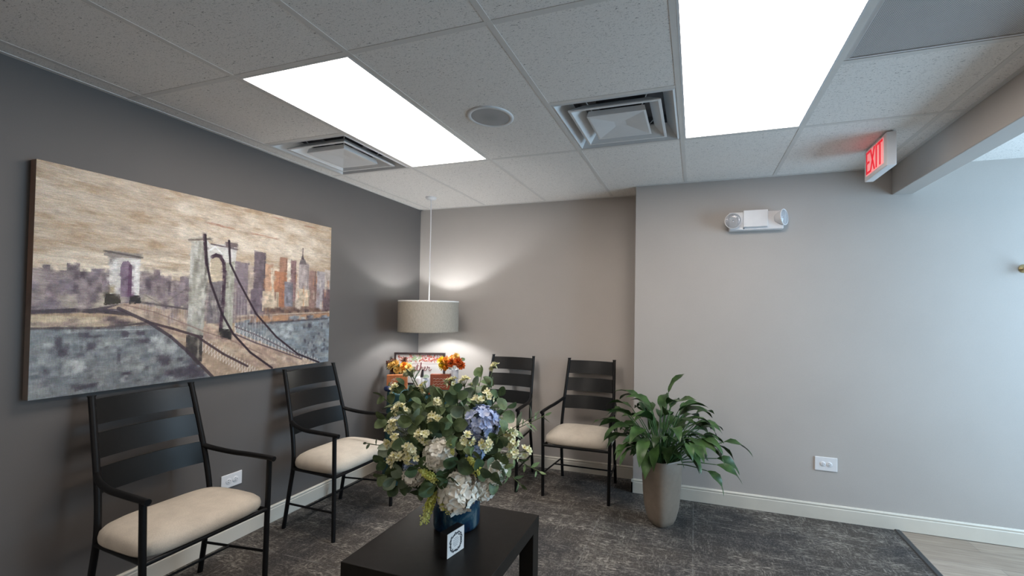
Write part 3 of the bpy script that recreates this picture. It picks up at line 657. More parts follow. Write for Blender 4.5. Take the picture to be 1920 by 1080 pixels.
# ================================================================== CHAIRS
def fabric_mat(name, base):
    m = mat(name, base, 0.9, spec=0.15); v = coords(m)
    n1 = noise(m, v, 260, 3); n2 = noise(m, v, 18, 3)
    c = ramp(m, n2, [(0.3, tuple(x * 0.92 for x in base)), (0.7, tuple(min(1, x * 1.05) for x in base))])
    setcol(m, mix(m, 1.0, c, ramp(m, n1, [(0.3, (0.86, 0.86, 0.86)), (0.7, (1, 1, 1))]), 'MULTIPLY')); bump(m, n1, 0.4, 0.0012)
    return m
M_cushion = fabric_mat('cream_upholstery', (0.63, 0.56, 0.47))
def make_chair(label, group):
    t = thing('armchair', label, 'chair', (0, 0, 0), 0, group)
    post = lambda s: spline([(s * .227, .425, 0), (s * .226, .385, .24), (s * .222, .362, .42), (s * .214, .385, .60), (s * .205, .435, .80), (s * .196, .488, .995)], 6)
    def post_at(s, z):
        p = post(s)
        for a, c in zip(p, p[1:]):
            if a.z <= z <= c.z: return a.lerp(c, (z - a.z) / (c.z - a.z))
        return p[-1]
    for s in (-1, 1):
        b = MB(); p = post(s); b.tube(p, 0.0125, 10); b.tube([p[-1], p[-1] + Vector((0, 0, .004))], [.0150, .0145], 10); b.build('rear_post', M_blackmetal, t)
        b = MB(); b.tube([(s * .253, 0, 0), (s * .256, 0, .3), (s * .262, 0, .632)], 0.0125, 10); b.build('front_leg', M_blackmetal, t)
        b = MB(); q = post_at(s, .672)
        b.tube(spline([q, (s * .232, q.y - .06, .655), (s * .250, q.y - .16, .642), (s * .258, .14, .640), (s * .262, .02, .637), (s * .262, -.030, .634)], 6), 0.0130, 10); b.build('armrest', M_blackmetal, t)
        b = MB(); q = post_at(s, .160); b.tube([(s * .2545, 0, .172), q], 0.0065, 8); b.build('stretcher', M_blackmetal, t)
    b = MB(); f = 0.58; yq = post_at(1, .165).y * f; b.tube([(-.244, yq, .165), (.244, yq, .165)], 0.0062, 8); b.build('stretcher', M_blackmetal, t)
    # seat frame
    b = MB(); zs = .383
    b.tube([(-.257, 0, zs), (.257, 0, zs)], 0.0105, 8)
    for s in (-1, 1): b.tube([(s * .250, 0, zs), post_at(s, zs)], 0.0105, 8)
    b.tube([post_at(-1, zs), post_at(1, zs)], 0.0105, 8)
    b.build('seat_frame', M_blackmetal, t)
    # back slats, bowed backwards
    for z0, z1 in ((.873, .980), (.731, .837), (.588, .694)):
        b = MB(); nx = 44; vs = []
        for k in range(nx + 1):
            u = -1 + 2 * k / nx
            for z in (z0, z1):
                P = post_at(1, z); bow = .030 * (1 - u * u)
                for dy in (-.003, .003): vs.append((P.x * u * .99, P.y + bow + dy, z))
        fs = []
        for k in range(nx):
            a = 4 * k; c = a + 4
            fs += [(a, c, c + 2, a + 2), (a + 1, a + 3, c + 3, c + 1), (a, a + 1, c + 1, c), (a + 2, c + 2, c + 3, a + 3)]
        fs += [(0, 2, 3, 1), (4 * nx, 4 * nx + 1, 4 * nx + 3, 4 * nx + 2)]
        b.add(vs, fs, 0, False); b.build('back_slat', M_slat, t)
    # cushion: pillow with a rounded rectangular outline
    b = MB(); n = 44; prof = [(0.0, 0.0), (.90, 0.0), (.965, .003), (.993, .014), (1.0, .032), (.985, .052), (.93, .068), (.82, .081), (.62, .093), (.36, .100), (.15, .102), (0.0, .1025)]
    vs = []; cy, hx, hy = .181, .262, .198
    for r, z in prof:
        for k in range(n):
            a = 2 * PI * k / n; c_, s_ = math.cos(a), math.sin(a); e = 0.40
            x = hx * math.copysign(abs(c_) ** e, c_); y = hy * math.copysign(abs(s_) ** e, s_)
            w = 1 - 0.05 * (y / hy * .5 + .5)          # a little narrower at the back
            vs.append((x * r * w, cy + y * r, .393 + z * (1.0 - 0.12 * max(0, -y / hy) * (r))))
    fs = [(i * n + k, i * n + (k + 1) % n, (i + 1) * n + (k + 1) % n, (i + 1) * n + k) for i in range(len(prof) - 1) for k in range(n)]
    b.add(vs, fs, 0, True); b.build('seat_cushion', M_cushion, t)
    return t
def copy_tree(o, parent=None):
    c = o.copy(); S.collection.objects.link(c)
    if parent: c.parent = parent
    for ch in [x for x in S.objects if x.parent == o]: copy_tree(ch, c)
    return c
CG = 'black metal armchairs with cream seats'
ch = make_chair('black metal armchair under the left end of the painting, nearest the viewer', CG); ch.location = (0.577, 1.38, 0); ch.rotation_euler = (0, 0, PI / 2)
for loc, rz, lab in (((0.577, 2.316, 0), PI / 2, 'black metal armchair against the charcoal wall under the right end of the painting'),
                     ((1.068, 3.088, 0), 0.0, 'black metal armchair on the back wall, mostly hidden behind the bouquet'),
                     ((1.7915, 3.095, 0), 0.0, 'black metal armchair on the back wall beside the tall planter')):
    c = copy_tree(ch); c.location = loc; c.rotation_euler = (0, 0, rz); c['label'] = lab

# ================================================================== COFFEE TABLE
M_tabletop = varied('espresso_laminate', (0.013, 0.0115, 0.010), 0.40, 0.15, 25, 0.03, 400, spec=0.22)
t = thing('coffee_table', 'square espresso black coffee table under the bouquet', 'coffee table', (1.657, 1.602, 0))
a = 0.288; b = MB(); b.box(-a, a, -.298, .298, .393, .45); b.build('table_top', M_tabletop, t, bevel=0.0025)
for sx in (-1, 1):
    for sy in (-1, 1):
        b = MB(); x0 = sx * (a - .0355); y0 = sy * (.298 - .0355); b.box(x0 - .034, x0 + .034, y0 - .034, y0 + .034, 0, .3928); b.build('leg', M_tabletop, t, bevel=0.002)
TZ = 0.4502

# card block with a wreath
M_cardblack = mat('black_block', (0.012, 0.011, 0.013), 0.45)
M_cardface = varied('card_paper', (0.84, 0.79, 0.75), 0.6, 0.02, 30)
M_ink = mat('grey_ink', (0.06, 0.062, 0.07), 0.7); M_ink2 = mat('pale_ink', (0.42, 0.42, 0.44), 0.7)
cd = Vector((1.757 - 1.738, 1.535 - 1.447, 0)); rz = math.atan2(cd.y, cd.x)
t = thing('block_sign', 'small black block with a white wreath card standing in front of the vase', 'sign', (1.7475, 1.491, TZ), rz)
w, h = .047, .094
b = MB(); b.box(-w, w, 0.0, .036, 0, h); b.build('block', M_cardblack, t, bevel=0.0015)
b = MB(); b.box(-w + .001, w - .001, -.0012, 0.0, .001, h - .001); fc = b.build('card_face', M_cardface, t)
b = MB(); rr = random.Random(3)
for k in range(120):
    a = 2 * PI * k / 120 + rr.uniform(-.03, .03); r = rr.uniform(.0265, .0355); x, z = r * math.cos(a), .047 + r * 1.08 * math.sin(a); d = a + PI / 2 + rr.uniform(-1, 1); L = rr.uniform(.0034, .0062); q = L * .42
    ux, uz = math.cos(d), math.sin(d)
    b.add([(x - ux * L, -.0017, z - uz * L), (x + uz * q, -.0017, z - ux * q), (x + ux * L, -.0017, z + uz * L), (x - uz * q, -.0017, z + ux * q)], [(0, 1, 2, 3)])
b.build('wreath', M_ink, fc)
b = MB()
for z, hw in ((.063, .010), (.056, .016), (.048, .017), (.041, .015), (.034, .009)):
    pts = [(-hw + 2 * hw * k / 14, -.0017, z + .0016 * math.sin(k * 2.3 + z * 900)) for k in range(15)]
    b.tube(pts, .0007, 4)
b.build('lettering', M_ink2, fc)

# ================================================================== VASE
M_vase = mat('blue_glass', (0.02, 0.10, 0.2), 0.18, coat=0.15); v = coords(M_vase, scale=(1, 1, .55))
n1 = noise(M_vase, v, 14, 5, 0.65, 0.8)
setcol(M_vase, ramp(M_vase, n1, [(0.38, (0.004, 0.010, 0.028)), (0.49, (0.007, 0.030, 0.066)), (0.58, (0.020, 0.062, 0.092)), (0.70, (0.13, 0.17, 0.185))]))
VC = (1.633, 1.690)
t = thing('vase', 'mottled blue glass cylinder vase holding the bouquet on the coffee table', 'vase', (VC[0], VC[1], TZ))
b = MB(); b.lathe([(0, 0), (.086, 0), (.096, .006), (.100, .018), (.101, .09), (.100, .178), (.097, .182), (.092, .178), (.091, .02), (.0, .014)], seg=48); b.build('body', M_vase, t)
# ================================================================== BOUQUET
def leaf(b, base, d, nrm, L, w, shape='round', curl=0.15, fold=0.12, mi=0):
    """one leaf blade: stations along the midrib, each with left edge, rib and right edge"""
    d = Vector(d).normalized(); nrm = Vector(nrm); nrm = nrm - d * nrm.dot(d)
    nrm = nrm.normalized() if nrm.length > 1e-5 else d.orthogonal().normalized()
    sd = d.cross(nrm)
    if shape == 'round': st = [(0, .05), (.12, .55), (.32, .95), (.55, 1.0), (.78, .78), (.93, .42), (1, .06)]
    else: st = [(0, .06), (.15, .55), (.32, .92), (.48, 1.0), (.66, .80), (.84, .42), (1, .02)]
    vs = []
    for t, ww in st:
        c = Vector(base) + d * (L * t) - nrm * (curl * L * t * t)
        e = nrm * (fold * w * ww)
        vs += [c + sd * (w * ww / 2) + e, c, c - sd * (w * ww / 2) + e]
    fs = []
    for i in range(len(st) - 1):
        a = 3 * i; fs += [(a, a + 1, a + 4, a + 3), (a + 1, a + 2, a + 5, a + 4)]
    b.add(vs, fs, mi, True)
def leaf_mat(name, lo, hi, rough=0.5, sc=22):
    m = mat(name, hi, rough, spec=0.35); v = coords(m)
    setcol(m, ramp(m, noise(m, v, sc, 3), [(0.38, lo), (0.62, hi)]))
    b = bsdf(m); b.inputs['Subsurface Weight'].default_value = 0.0
    return m
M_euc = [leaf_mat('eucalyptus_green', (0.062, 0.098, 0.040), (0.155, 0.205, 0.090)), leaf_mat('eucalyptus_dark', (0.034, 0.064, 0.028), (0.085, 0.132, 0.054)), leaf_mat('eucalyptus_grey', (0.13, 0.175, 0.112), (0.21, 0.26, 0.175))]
M_lance = leaf_mat('lance_leaf', (0.10, 0.17, 0.06), (0.26, 0.34, 0.16))
M_stem = leaf_mat('green_stem', (0.07, 0.10, 0.04), (0.14, 0.17, 0.07))
M_petalw = leaf_mat('hydrangea_white', (0.72, 0.68, 0.58), (0.86, 0.83, 0.75), 0.7, 40)
M_petalb = leaf_mat('hydrangea_blue', (0.24, 0.31, 0.54), (0.56, 0.60, 0.76), 0.7, 55)
M_petaldb = leaf_mat('hydrangea_slate', (0.10, 0.15, 0.26), (0.22, 0.29, 0.42), 0.7)
M_petallb = leaf_mat('hydrangea_pale', (0.34, 0.42, 0.52), (0.60, 0.62, 0.56), 0.7)
M_cream = leaf_mat('cream_petal', (0.66, 0.63, 0.36), (0.82, 0.79, 0.56), 0.7, 40)
M_yel = leaf_mat('yellow_center', (0.55, 0.50, 0.12), (0.68, 0.62, 0.22), 0.7)
M_amar = leaf_mat('amaranth_green', (0.52, 0.54, 0.10), (0.72, 0.72, 0.28), 0.8)
BC = Vector((1.625, 1.68, .80)); MOUTH = Vector((VC[0], VC[1], .60))
R_ = random.Random(21)
def rv(s=1.0): return Vector((R_.gauss(0, s), R_.gauss(0, s), R_.gauss(0, s)))
def stem_path(tip, sag=0.0):
    tip = Vector(tip); a = (tip - MOUTH); base = Vector((VC[0], VC[1], TZ + .10)) + Vector((R_.uniform(-.045, .045), R_.uniform(-.045, .045), 0))
    hor = Vector((a.x, a.y, 0)); k = min(1.0, .066 / max(hor.length, 1e-4)) * R_.uniform(.35, 1.0)
    m = MOUTH + hor * k + Vector((0, 0, .015))
    mid = m.lerp(tip, .5) + Vector((0, 0, .05 + sag)) - hor * .08
    return spline([base, m, mid, tip], 7)
def rel(o, pts): return [p - o for p in pts]
bouquet = thing('bouquet', 'large mixed bouquet of white and blue hydrangeas, cream blossoms and eucalyptus in the blue vase', 'bouquet', (VC[0], VC[1], TZ + .10))
def add_part(name, label, head, mats, stem):
    """a flower or sprig is one part of the bouquet and its stem a sub-part"""
    o = head.build(name, mats, bouquet)
    if label: o['label'] = label
    stem.build('stem', M_stem, o)
def petal(b, c, d, up_, L, w, cup, mi=0):
    """heart-shaped cupped petal"""
    d = Vector(d).normalized(); n = Vector(up_); n = (n - d * n.dot(d)).normalized(); s = d.cross(n)
    st = [(0, .14, 0), (.35, .78, .35), (.7, 1.0, .75), (.93, .72, 1.0), (.97, .0, .95)]
    vs = []
    for t, ww, cu in st:
        p = c + d * (L * t) + n * (cup * L * cu * cu)
        vs += [p + s * (w * ww / 2) + n * (.10 * w * ww), p, p - s * (w * ww / 2) + n * (.10 * w * ww)]
    fs = []
    for i in range(4): a = 3 * i; fs += [(a, a + 1, a + 4, a + 3), (a + 1, a + 2, a + 5, a + 4)]
    b.add(vs, fs, mi, True)
def hydrangea(label, c, r, m, big=False):
    c = Vector(c); o = Vector((VC[0], VC[1], TZ + .10))
    c = c - (c - BC).normalized() * r * .25
    sb = MB(); sb.tube(rel(o, stem_path(c)), .0028, 6)
    b = MB(); n = int(84 if not big else 46) if r > .04 else 30
    for k in range(n):
        z = 1 - 2 * (k + .5) / n; a = k * 2.39996; q = Vector((math.sqrt(1 - z * z) * math.cos(a), math.sqrt(1 - z * z) * math.sin(a), z)) + rv(.08); q.normalize()
        p = c + q * r * R_.uniform(.74, .95) - o; u = q.orthogonal().normalized(); w = q.cross(u); f = R_.uniform(0, PI)
        L = r * (.44 if big else .255) * R_.uniform(.85, 1.15); L = max(L, .0115)
        for j in range(4):
            an = f + j * PI / 2 + R_.uniform(-.15, .15); d = u * math.cos(an) + w * math.sin(an)
            petal(b, p, d - q * .15, q, L, L * 1.05, R_.uniform(.15, .5), 0)
    add_part('hydrangea', label, b, m, sb)
hydrangea('largest white hydrangea hanging over the front rim of the vase', (1.801, 1.407, .725), .076, M_petalw, True)
hydrangea('white hydrangea in the middle of the bouquet front', (1.736, 1.378, .870), .056, M_petalw, True)
hydrangea('small white hydrangea low on the left of the bouquet', (1.645, 1.357, .789), .042, M_petalw, True)
hydrangea('white hydrangea low on the right edge of the bouquet', (1.902, 1.515, .776), .050, M_petalw, True)
hydrangea('white hydrangea tucked right behind the largest white one', (1.868, 1.487, .715), .042, M_petalw, True)
hydrangea('large light blue hydrangea on the upper right of the bouquet', (1.837, 1.528, .958), .078, M_petalb)
hydrangea('small slate blue hydrangea low on the left of the bouquet', (1.635, 1.357, .817), .036, M_petaldb)
hydrangea('pale blue and cream hydrangea on the upper left of the bouquet', (1.516, 1.426, .945), .046, M_petallb)
hydrangea('small slate blue hydrangea below the large light blue one', (1.848, 1.456, .855), .038, M_petaldb)

CREAM = [(1.744, 1.808, 1.140, .022, 'cream blossom sprig standing highest above the right side of the bouquet'), (1.389, 1.573, 1.051, .030, 'cream blossom sprig at the upper left edge in front of the navy gourd'),
 (1.530, 1.583, 1.066, .032, 'cream blossom sprig at the top in front of the white pumpkin'), (1.617, 1.650, 1.084, .032, 'left half of the broad cream cluster at the top center of the bouquet'), (1.673, 1.671, 1.082, .034, 'right half of the broad cream cluster at the top center of the bouquet'),
 (1.433, 1.618, 1.115, .034, 'cream blossom sprig at the top left in front of the orange wreath block'), (1.664, 1.468, 1.034, .020, 'tiny cream sprig alone in the upper middle leaves'), (1.512, 1.442, 1.001, .030, 'cream blossom sprig on the left above the pale blue hydrangea'),
 (1.694, 1.410, .989, .026, 'cream blossom sprig in the upper middle of the bouquet front'), (1.686, 1.359, .936, .036, 'cream blossom sprig in the center left, above the middle white hydrangea'), (1.540, 1.374, .947, .038, 'cream blossoms beside the pale blue hydrangea on the left'),
 (1.558, 1.343, .908, .032, 'cream blossoms just below the pale blue hydrangea on the left'), (1.650, 1.331, .894, .030, 'cream blossom sprig left of the middle white hydrangea'), (1.597, 1.317, .852, .035, 'cream blossom sprig at the lower left edge of the bouquet'),
 (1.654, 1.320, .863, .026, 'cream blossoms just above the slate blue hydrangea on the left'), (1.828, 1.417, .923, .034, 'cream blossom sprig just left below the large blue hydrangea'), (1.886, 1.457, .900, .034, 'cream blossom sprig just right below the large blue hydrangea'),
 (1.796, 1.558, 1.035, .021, 'small cream sprig left above the large blue hydrangea'), (1.811, 1.616, 1.040, .032, 'cream blossom sprig on top of the large blue hydrangea'), (1.939, 1.573, .916, .027, 'cream blossom sprig right of the large blue hydrangea'),
 (1.959, 1.550, .846, .030, 'largest cream sprig at the lower right edge of the bouquet'), (1.980, 1.622, .830, .026, 'cream sprig farthest right at the edge of the bouquet'), (1.951, 1.557, .880, .024, 'cream sprig above the lower right cream sprigs')]
for x, y, z, r, lab in CREAM:
    o = Vector((VC[0], VC[1], TZ + .10)); c = Vector((x, y, z))
    ax = (c - BC).normalized(); pth = stem_path(c - ax * r * .5)
    sb = MB(); sb.tube(rel(o, pth), .0022, 6)
    n = max(7, int(13 * r / .034)); cs = []
    for k in range(n):
        q = (ax * .55 + rv(.75)).normalized(); cs.append((c + q * r * R_.uniform(.35, .85), (q + ax * .5 + rv(.2)).normalized()))
    for p, q in cs: sb.tube([pth[-1] - o, p - o], .0011, 5, caps=False)
    b = MB()
    for p, q in cs:
        u = q.orthogonal().normalized(); w = q.cross(u); f = R_.uniform(0, PI)
        for j in range(5):
            an = f + j * 2 * PI / 5; petal(b, p - o, u * math.cos(an) + w * math.sin(an), q, R_.uniform(.0115, .0160), .0105, R_.uniform(.2, .6), 0)
        b.sphere(p - o + q * .003, .0034, 6, 4, 1)
    add_part('cream_blossom_sprig', lab, b, [M_cream, M_yel], sb)
AM = [((1.730, 1.369, .735), (1.690, 1.365, .600), 1.0, 'long yellow green amaranth tassel drooping over the left rim of the vase'), ((1.690, 1.345, .815), (1.745, 1.350, .775), .7, 'yellow green amaranth tuft left of center above the drooping tassel'),
      ((1.840, 1.425, .850), (1.880, 1.425, .790), .75, 'yellow amaranth tuft right of center above the largest white hydrangea'), ((1.775, 1.39, .90), (1.79, 1.385, .875), .5, 'tiny yellow green amaranth tuft in the middle of the bouquet'), ((1.748, 1.386, .715), (1.766, 1.380, .655), .6, 'short amaranth tassel beside the largest white hydrangea')]
for p0, p1, k, lab in AM:
    o = Vector((VC[0], VC[1], TZ + .10)); p0 = Vector(p0); p1 = Vector(p1)
    sb = MB(); sb.tube(rel(o, stem_path(p0)), .0022, 6)
    b = MB()
    for s in range(int(3 + 3 * k)):
        q = rv(.012 * k); e = spline([p0 + q * .6, p0.lerp(p1, .5) + q + Vector((0, 0, .006)), p1 + q * .8 + Vector((0, 0, R_.uniform(0, .03)))], 9)
        for i, p in enumerate(e):
            for j in range(3): b.sphere(p - o + rv(.0032), .0042 * (1.1 - .5 * i / len(e)), 6, 4)
    add_part('amaranth_tassel', lab, b, M_amar, sb)
SP = [(1.355, 1.533, 1.022, 'highest eucalyptus sprig on the left edge of the bouquet'), (1.454, 1.430, .963, 'eucalyptus sprig on the left edge above the thin pale twig'), (1.535, 1.325, .838, 'eucalyptus sprig on the left edge below the thin pale twig'), (1.594, 1.312, .781, 'right one of the two lowest eucalyptus sprigs on the left edge'), (1.545, 1.318, .790, 'left one of the two lowest eucalyptus sprigs on the left edge'),
 (1.411, 1.597, 1.068, 'eucalyptus sprig at the top left, left of the white pumpkin'), (1.576, 1.494, 1.018, 'eucalyptus sprig in the top middle left'), (1.639, 1.549, 1.045, 'eucalyptus sprig at the top, right of the white pumpkin'), (1.703, 1.560, 1.064, 'eucalyptus sprig at the top middle under the broad cream cluster'), (1.720, 1.681, 1.070, 'eucalyptus sprig at the top right of the broad cream cluster'),
 (1.693, 1.787, 1.105, 'bright eucalyptus sprig rising at the top right under the highest cream sprig'), (1.828, 1.687, 1.035, 'eucalyptus sprig on the upper right in front of the left back chair'), (1.887, 1.652, .995, 'eucalyptus sprig right behind the large blue hydrangea'), (1.761, 1.428, .981, 'broad leaved sprig in the upper center of the front'), (1.729, 1.396, .960, 'eucalyptus sprig in the center left of the front'),
 (1.605, 1.437, .985, 'eucalyptus sprig in the upper left of the front'), (1.605, 1.388, .976, 'eucalyptus sprig behind the center left cream sprig'), (1.819, 1.374, .850, 'dark eucalyptus sprig left of the yellow amaranth tuft'), (1.791, 1.351, .794, 'dark eucalyptus sprig just above the largest white hydrangea'), (1.746, 1.333, .771, 'dark eucalyptus sprig above the drooping tassel'),
 (1.885, 1.421, .815, 'dark eucalyptus sprig right of the yellow amaranth tuft'), (1.931, 1.481, .804, 'eucalyptus sprig on the lower right of the front'), (1.947, 1.510, .816, 'eucalyptus sprig below the lower right cream sprigs'), (1.908, 1.494, .908, 'eucalyptus sprig right below the large blue hydrangea'), (1.931, 1.549, .925, 'eucalyptus sprig right of the large blue hydrangea'),
 (1.923, 1.477, .755, 'lowest eucalyptus sprig on the right, beside the right white hydrangea'), (1.685, 1.317, .830, 'eucalyptus sprig right of the slate blue hydrangea on the left'), (1.779, 1.483, 1.011, 'eucalyptus sprig above and left of the large blue hydrangea'), (1.640, 1.481, .990, 'eucalyptus sprig under the white pumpkin'), (1.621, 1.339, .912, 'eucalyptus sprig among the left cream sprigs'),
 (1.856, 1.412, .877, 'eucalyptus sprig between the blue hydrangea and the yellow tuft'), (1.800, 1.392, .916, 'eucalyptus sprig right of the middle white hydrangea'), (1.575, 1.345, .742, 'lowest eucalyptus sprig on the left, below all other left sprigs'), (1.520, 1.38, .872, 'eucalyptus sprig on the left edge level with the thin pale twig'), (1.585, 1.60, 1.045, 'eucalyptus sprig at the top directly under the white pumpkin base'), (1.500, 1.60, 1.040, 'eucalyptus sprig at the top in front of the teal cloth edge'), (1.790, 1.70, 1.075, 'eucalyptus sprig at the top right in front of the hidden chair back'), (1.476, 1.524, 1.01, 'eucalyptus sprig on the upper left among the cream sprigs')]
def sprig(name, tip, lab, m, group, L, w, n, shape='round', r0=.35, sag=0.0, splay=.9, face=.8):
    o = Vector((VC[0], VC[1], TZ + .10)); pth = stem_path(tip, sag)
    sb = MB(); sb.tube(rel(o, pth), .0018, 6)
    b = MB(); k0 = int(len(pth) * r0) + 2
    for k in range(n):
        f = k0 + (len(pth) - 1 - k0) * (k + .5) / n; i = min(int(f), len(pth) - 2); p = pth[i].lerp(pth[i + 1], f - i); ax = (pth[i + 1] - pth[i]).normalized()
        outw = ((p - BC).normalized() + Vector((.25, -.75, .2)) * .8).normalized(); sd = ax.cross(outw).normalized() * (1 if k % 2 else -1)
        q = k / n; d = sd * splay + ax * .55 + rv(.25); sc = R_.uniform(.8, 1.2) * (1.1 - .35 * q)
        leaf(b, p - o, d, outw * face + rv(.35), L * sc, w * sc, shape, R_.uniform(0, .25), R_.uniform(.05, .2))
    leaf(b, pth[-1] - o, (pth[-1] - pth[-3]).normalized() + rv(.2), (pth[-1] - BC).normalized() + rv(.4), L * .7, w * .65, shape)
    add_part(name, lab if name != 'eucalyptus_sprig' else None, b, m, sb)
for i, (x, y, z, lab) in enumerate(SP):
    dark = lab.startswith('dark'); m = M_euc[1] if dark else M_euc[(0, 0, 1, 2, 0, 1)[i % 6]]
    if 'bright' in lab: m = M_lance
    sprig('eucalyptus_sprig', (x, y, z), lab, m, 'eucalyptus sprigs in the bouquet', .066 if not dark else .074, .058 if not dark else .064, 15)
sprig('pale_twig', (1.395, 1.398, .868), 'thin pale twig sticking out left in front of the second chair', M_euc[2], None, .026, .015, 9, 'round', .55, 0, 1.2)
sprig('lance_leaf_sprig', (1.450, 1.600, 1.095), 'grey green long leaved sprig at the top left in front of the orange wreath block', M_euc[2], 'lance leaved sprigs in the bouquet', .085, .032, 6, 'lance', .55)
sprig('lance_leaf_sprig', (1.985, 1.70, .955), 'pale lance leaved sprig reaching right in front of the hidden chair seat', M_euc[2], 'lance leaved sprigs in the bouquet', .070, .022, 7, 'lance', .5)
sprig('lance_leaf_sprig', (2.000, 1.80, .940), 'pale green lance leaved sprig farthest right at mid height', M_lance, 'lance leaved sprigs in the bouquet', .050, .018, 6, 'lance', .6)
sprig('lance_leaf_sprig', (2.015, 1.70, .730), 'drooping yellow green lance leaved sprig at the lower right', M_lance, 'lance leaved sprigs in the bouquet', .047, .018, 12, 'lance', .45, .06)
sprig('lance_leaf_sprig', (1.965, 1.62, .700), 'lowest drooping lance leaved sprig on the right', M_euc[0], 'lance leaved sprigs in the bouquet', .050, .020, 8, 'lance', .5, .06)
# the inner greenery that fills the heart of the bouquet
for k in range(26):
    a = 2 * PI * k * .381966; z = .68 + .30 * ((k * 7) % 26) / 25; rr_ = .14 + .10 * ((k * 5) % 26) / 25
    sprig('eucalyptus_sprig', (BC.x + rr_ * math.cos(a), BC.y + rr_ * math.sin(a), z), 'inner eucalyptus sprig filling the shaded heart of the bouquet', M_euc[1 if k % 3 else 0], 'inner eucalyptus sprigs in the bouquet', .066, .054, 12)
# ================================================================== CORNER TABLE
TC = (.42, 3.15); TT = .72
M_teal = varied('teal_cloth', (0.006, 0.050, 0.058), 0.8, 0.2, 14, 0.2, 300)
M_wood = varied('dark_wood', (0.05, 0.03, 0.022), 0.5, 0.25, 18)
t = thing('side_table', 'round side table in the corner hidden under the teal cloth', 'side table', (TC[0], TC[1], 0))
b = MB(); b.lathe([(0, TT - .03), (.27, TT - .03), (.275, TT - .02), (.275, TT - .008), (.27, TT - .004), (0, TT - .004)], seg=40); b.build('table_top', M_wood, t)
b = MB(); b.lathe([(.03, .05), (.03, TT - .03)], seg=16); b.build('pedestal', M_wood, t)
b = MB(); b.lathe([(0, .05), (.05, .05), (.16, .012), (.16, 0), (0, 0)], seg=24); b.build('base', M_wood, t)
b = MB(); n = 96; vs = []; fs = []
rings = [(0, TT), (.15, TT), (.27, TT), (.281, TT - .004), (.285, TT - .02), (.288, TT - .10), (.29, .5), (.292, .3), (.294, .1), (.295, .006)]
for i, (r, z) in enumerate(rings):
    q = max(0, (TT - .02 - z)) / TT
    for k in range(n):
        a = 2 * PI * k / n; rr_ = r + q * .022 * math.sin(a * 11 + .7 * math.sin(a * 3)) ; vs.append((rr_ * math.cos(a), rr_ * math.sin(a), z))
for i in range(len(rings) - 1):
    for k in range(n): fs.append((i * n + k, i * n + (k + 1) % n, (i + 1) * n + (k + 1) % n, (i + 1) * n + k))
b.add(vs, fs, 0, True)
tag(b.build('tablecloth', M_teal, loc=(TC[0], TC[1], 0)), 'dark teal tablecloth draped to the floor over the corner side table', 'tablecloth')
TT += .0006
# framed sign
M_signface = varied('sign_face', (0.78, 0.74, 0.72), 0.6, 0.03, 12); M_burg = mat('burgundy_ink', (0.22, 0.045, 0.055), 0.6); M_frame_d = varied('dark_frame', (0.035, 0.022, 0.022), 0.45, 0.2, 20)
t = thing('framed_sign', 'dark framed sign lettered gather with painted autumn leaves along its top', 'sign', (.258, 3.325, TT), math.atan2(.15, .431))
w, h = .228, .288
b = MB(); f = .016
b.box(-w, w, -.012, .012, h - f, h); b.box(-w, w, -.012, .012, 0, f); b.box(-w, -w + f, -.012, .012, f, h - f); b.box(w - f, w, -.012, .012, f, h - f); b.build('frame', M_frame_d, t)
b = MB(); b.box(-w + f, w - f, -.004, .006, f, h - f); fc = b.build('panel', M_signface, t)
b = MB(); cols_ = [mat('leaf_' + n_, c_, 0.6) for n_, c_ in (('rose', (.55, .10, .14)), ('coral', (.62, .22, .14)), ('moss', (.36, .46, .26)), ('rust', (.42, .12, .06)), ('blush', (.72, .42, .40)))]
q = random.Random(8)
for k in range(130):
    x = q.uniform(-w + .03, w - .03); z = h - f - q.uniform(.004, .066); a = q.uniform(-.5, 1.4) + PI / 2 * q.randint(0, 1); L = q.uniform(.020, .036); W_ = L * .38
    ux, uz = math.cos(a), math.sin(a); b.add([(x - ux * L / 2, -.0048, z - uz * L / 2), (x + uz * W_ / 2, -.0052, z - ux * W_ / 2), (x + ux * L / 2, -.0048, z + uz * L / 2), (x - uz * W_ / 2, -.0052, z + ux * W_ / 2)], [(0, 1, 2, 3)], 2 if abs(x + .03) < .035 and q.random() < .7 else q.choice((0, 1, 3, 4)))
b.build('leaf_garland', cols_, fc)
b = MB(); b.box(-w + .05, w - .05, -.0046, -.004, .188, .1895)
GL = {'g': [[(.8, .9), (.4, 1.0), (.1, .6), (.3, .1), (.7, .3), (.85, .95), (.8, -.3), (.5, -.9), (.15, -.6), (.6, -.1), (1.0, .15)]],
      'a': [[(.8, .9), (.4, 1.0), (.1, .5), (.35, .05), (.7, .4), (.85, .95), (.85, .2), (1.1, .15)]],
      't': [[(0, .15), (.35, 1.2), (.45, 1.9), (.36, .5), (.55, .05), (.9, .2)], [(.05, 1.25), (.8, 1.32)]],
      'h': [[(0, .15), (.45, 1.3), (.55, 2.1), (.35, 1.9), (.25, .05), (.3, .6), (.6, 1.0), (.8, .7), (.75, .1), (1.05, .15)]],
      'e': [[(0, .2), (.5, .6), (.6, .95), (.35, 1.0), (.15, .5), (.35, .05), (.85, .2)]],
      'r': [[(0, .15), (.22, .8), (.28, 1.2), (.38, .88), (.78, .92), (.66, .35), (.84, .05), (1.3, .4)]]}
sx, sz = .0345, .034; x = -.104
for ch_, adv in zip('gather', (1.02, 1.05, .86, 1.02, .85, 1.0)):
    for ln in GL[ch_]: b.tube(spline([(x + px * sx, -.0045, .126 + pz * sz) for px, pz in ln], 6), .0027, 5)
    x += adv * sx
b.build('lettering', M_burg, fc)
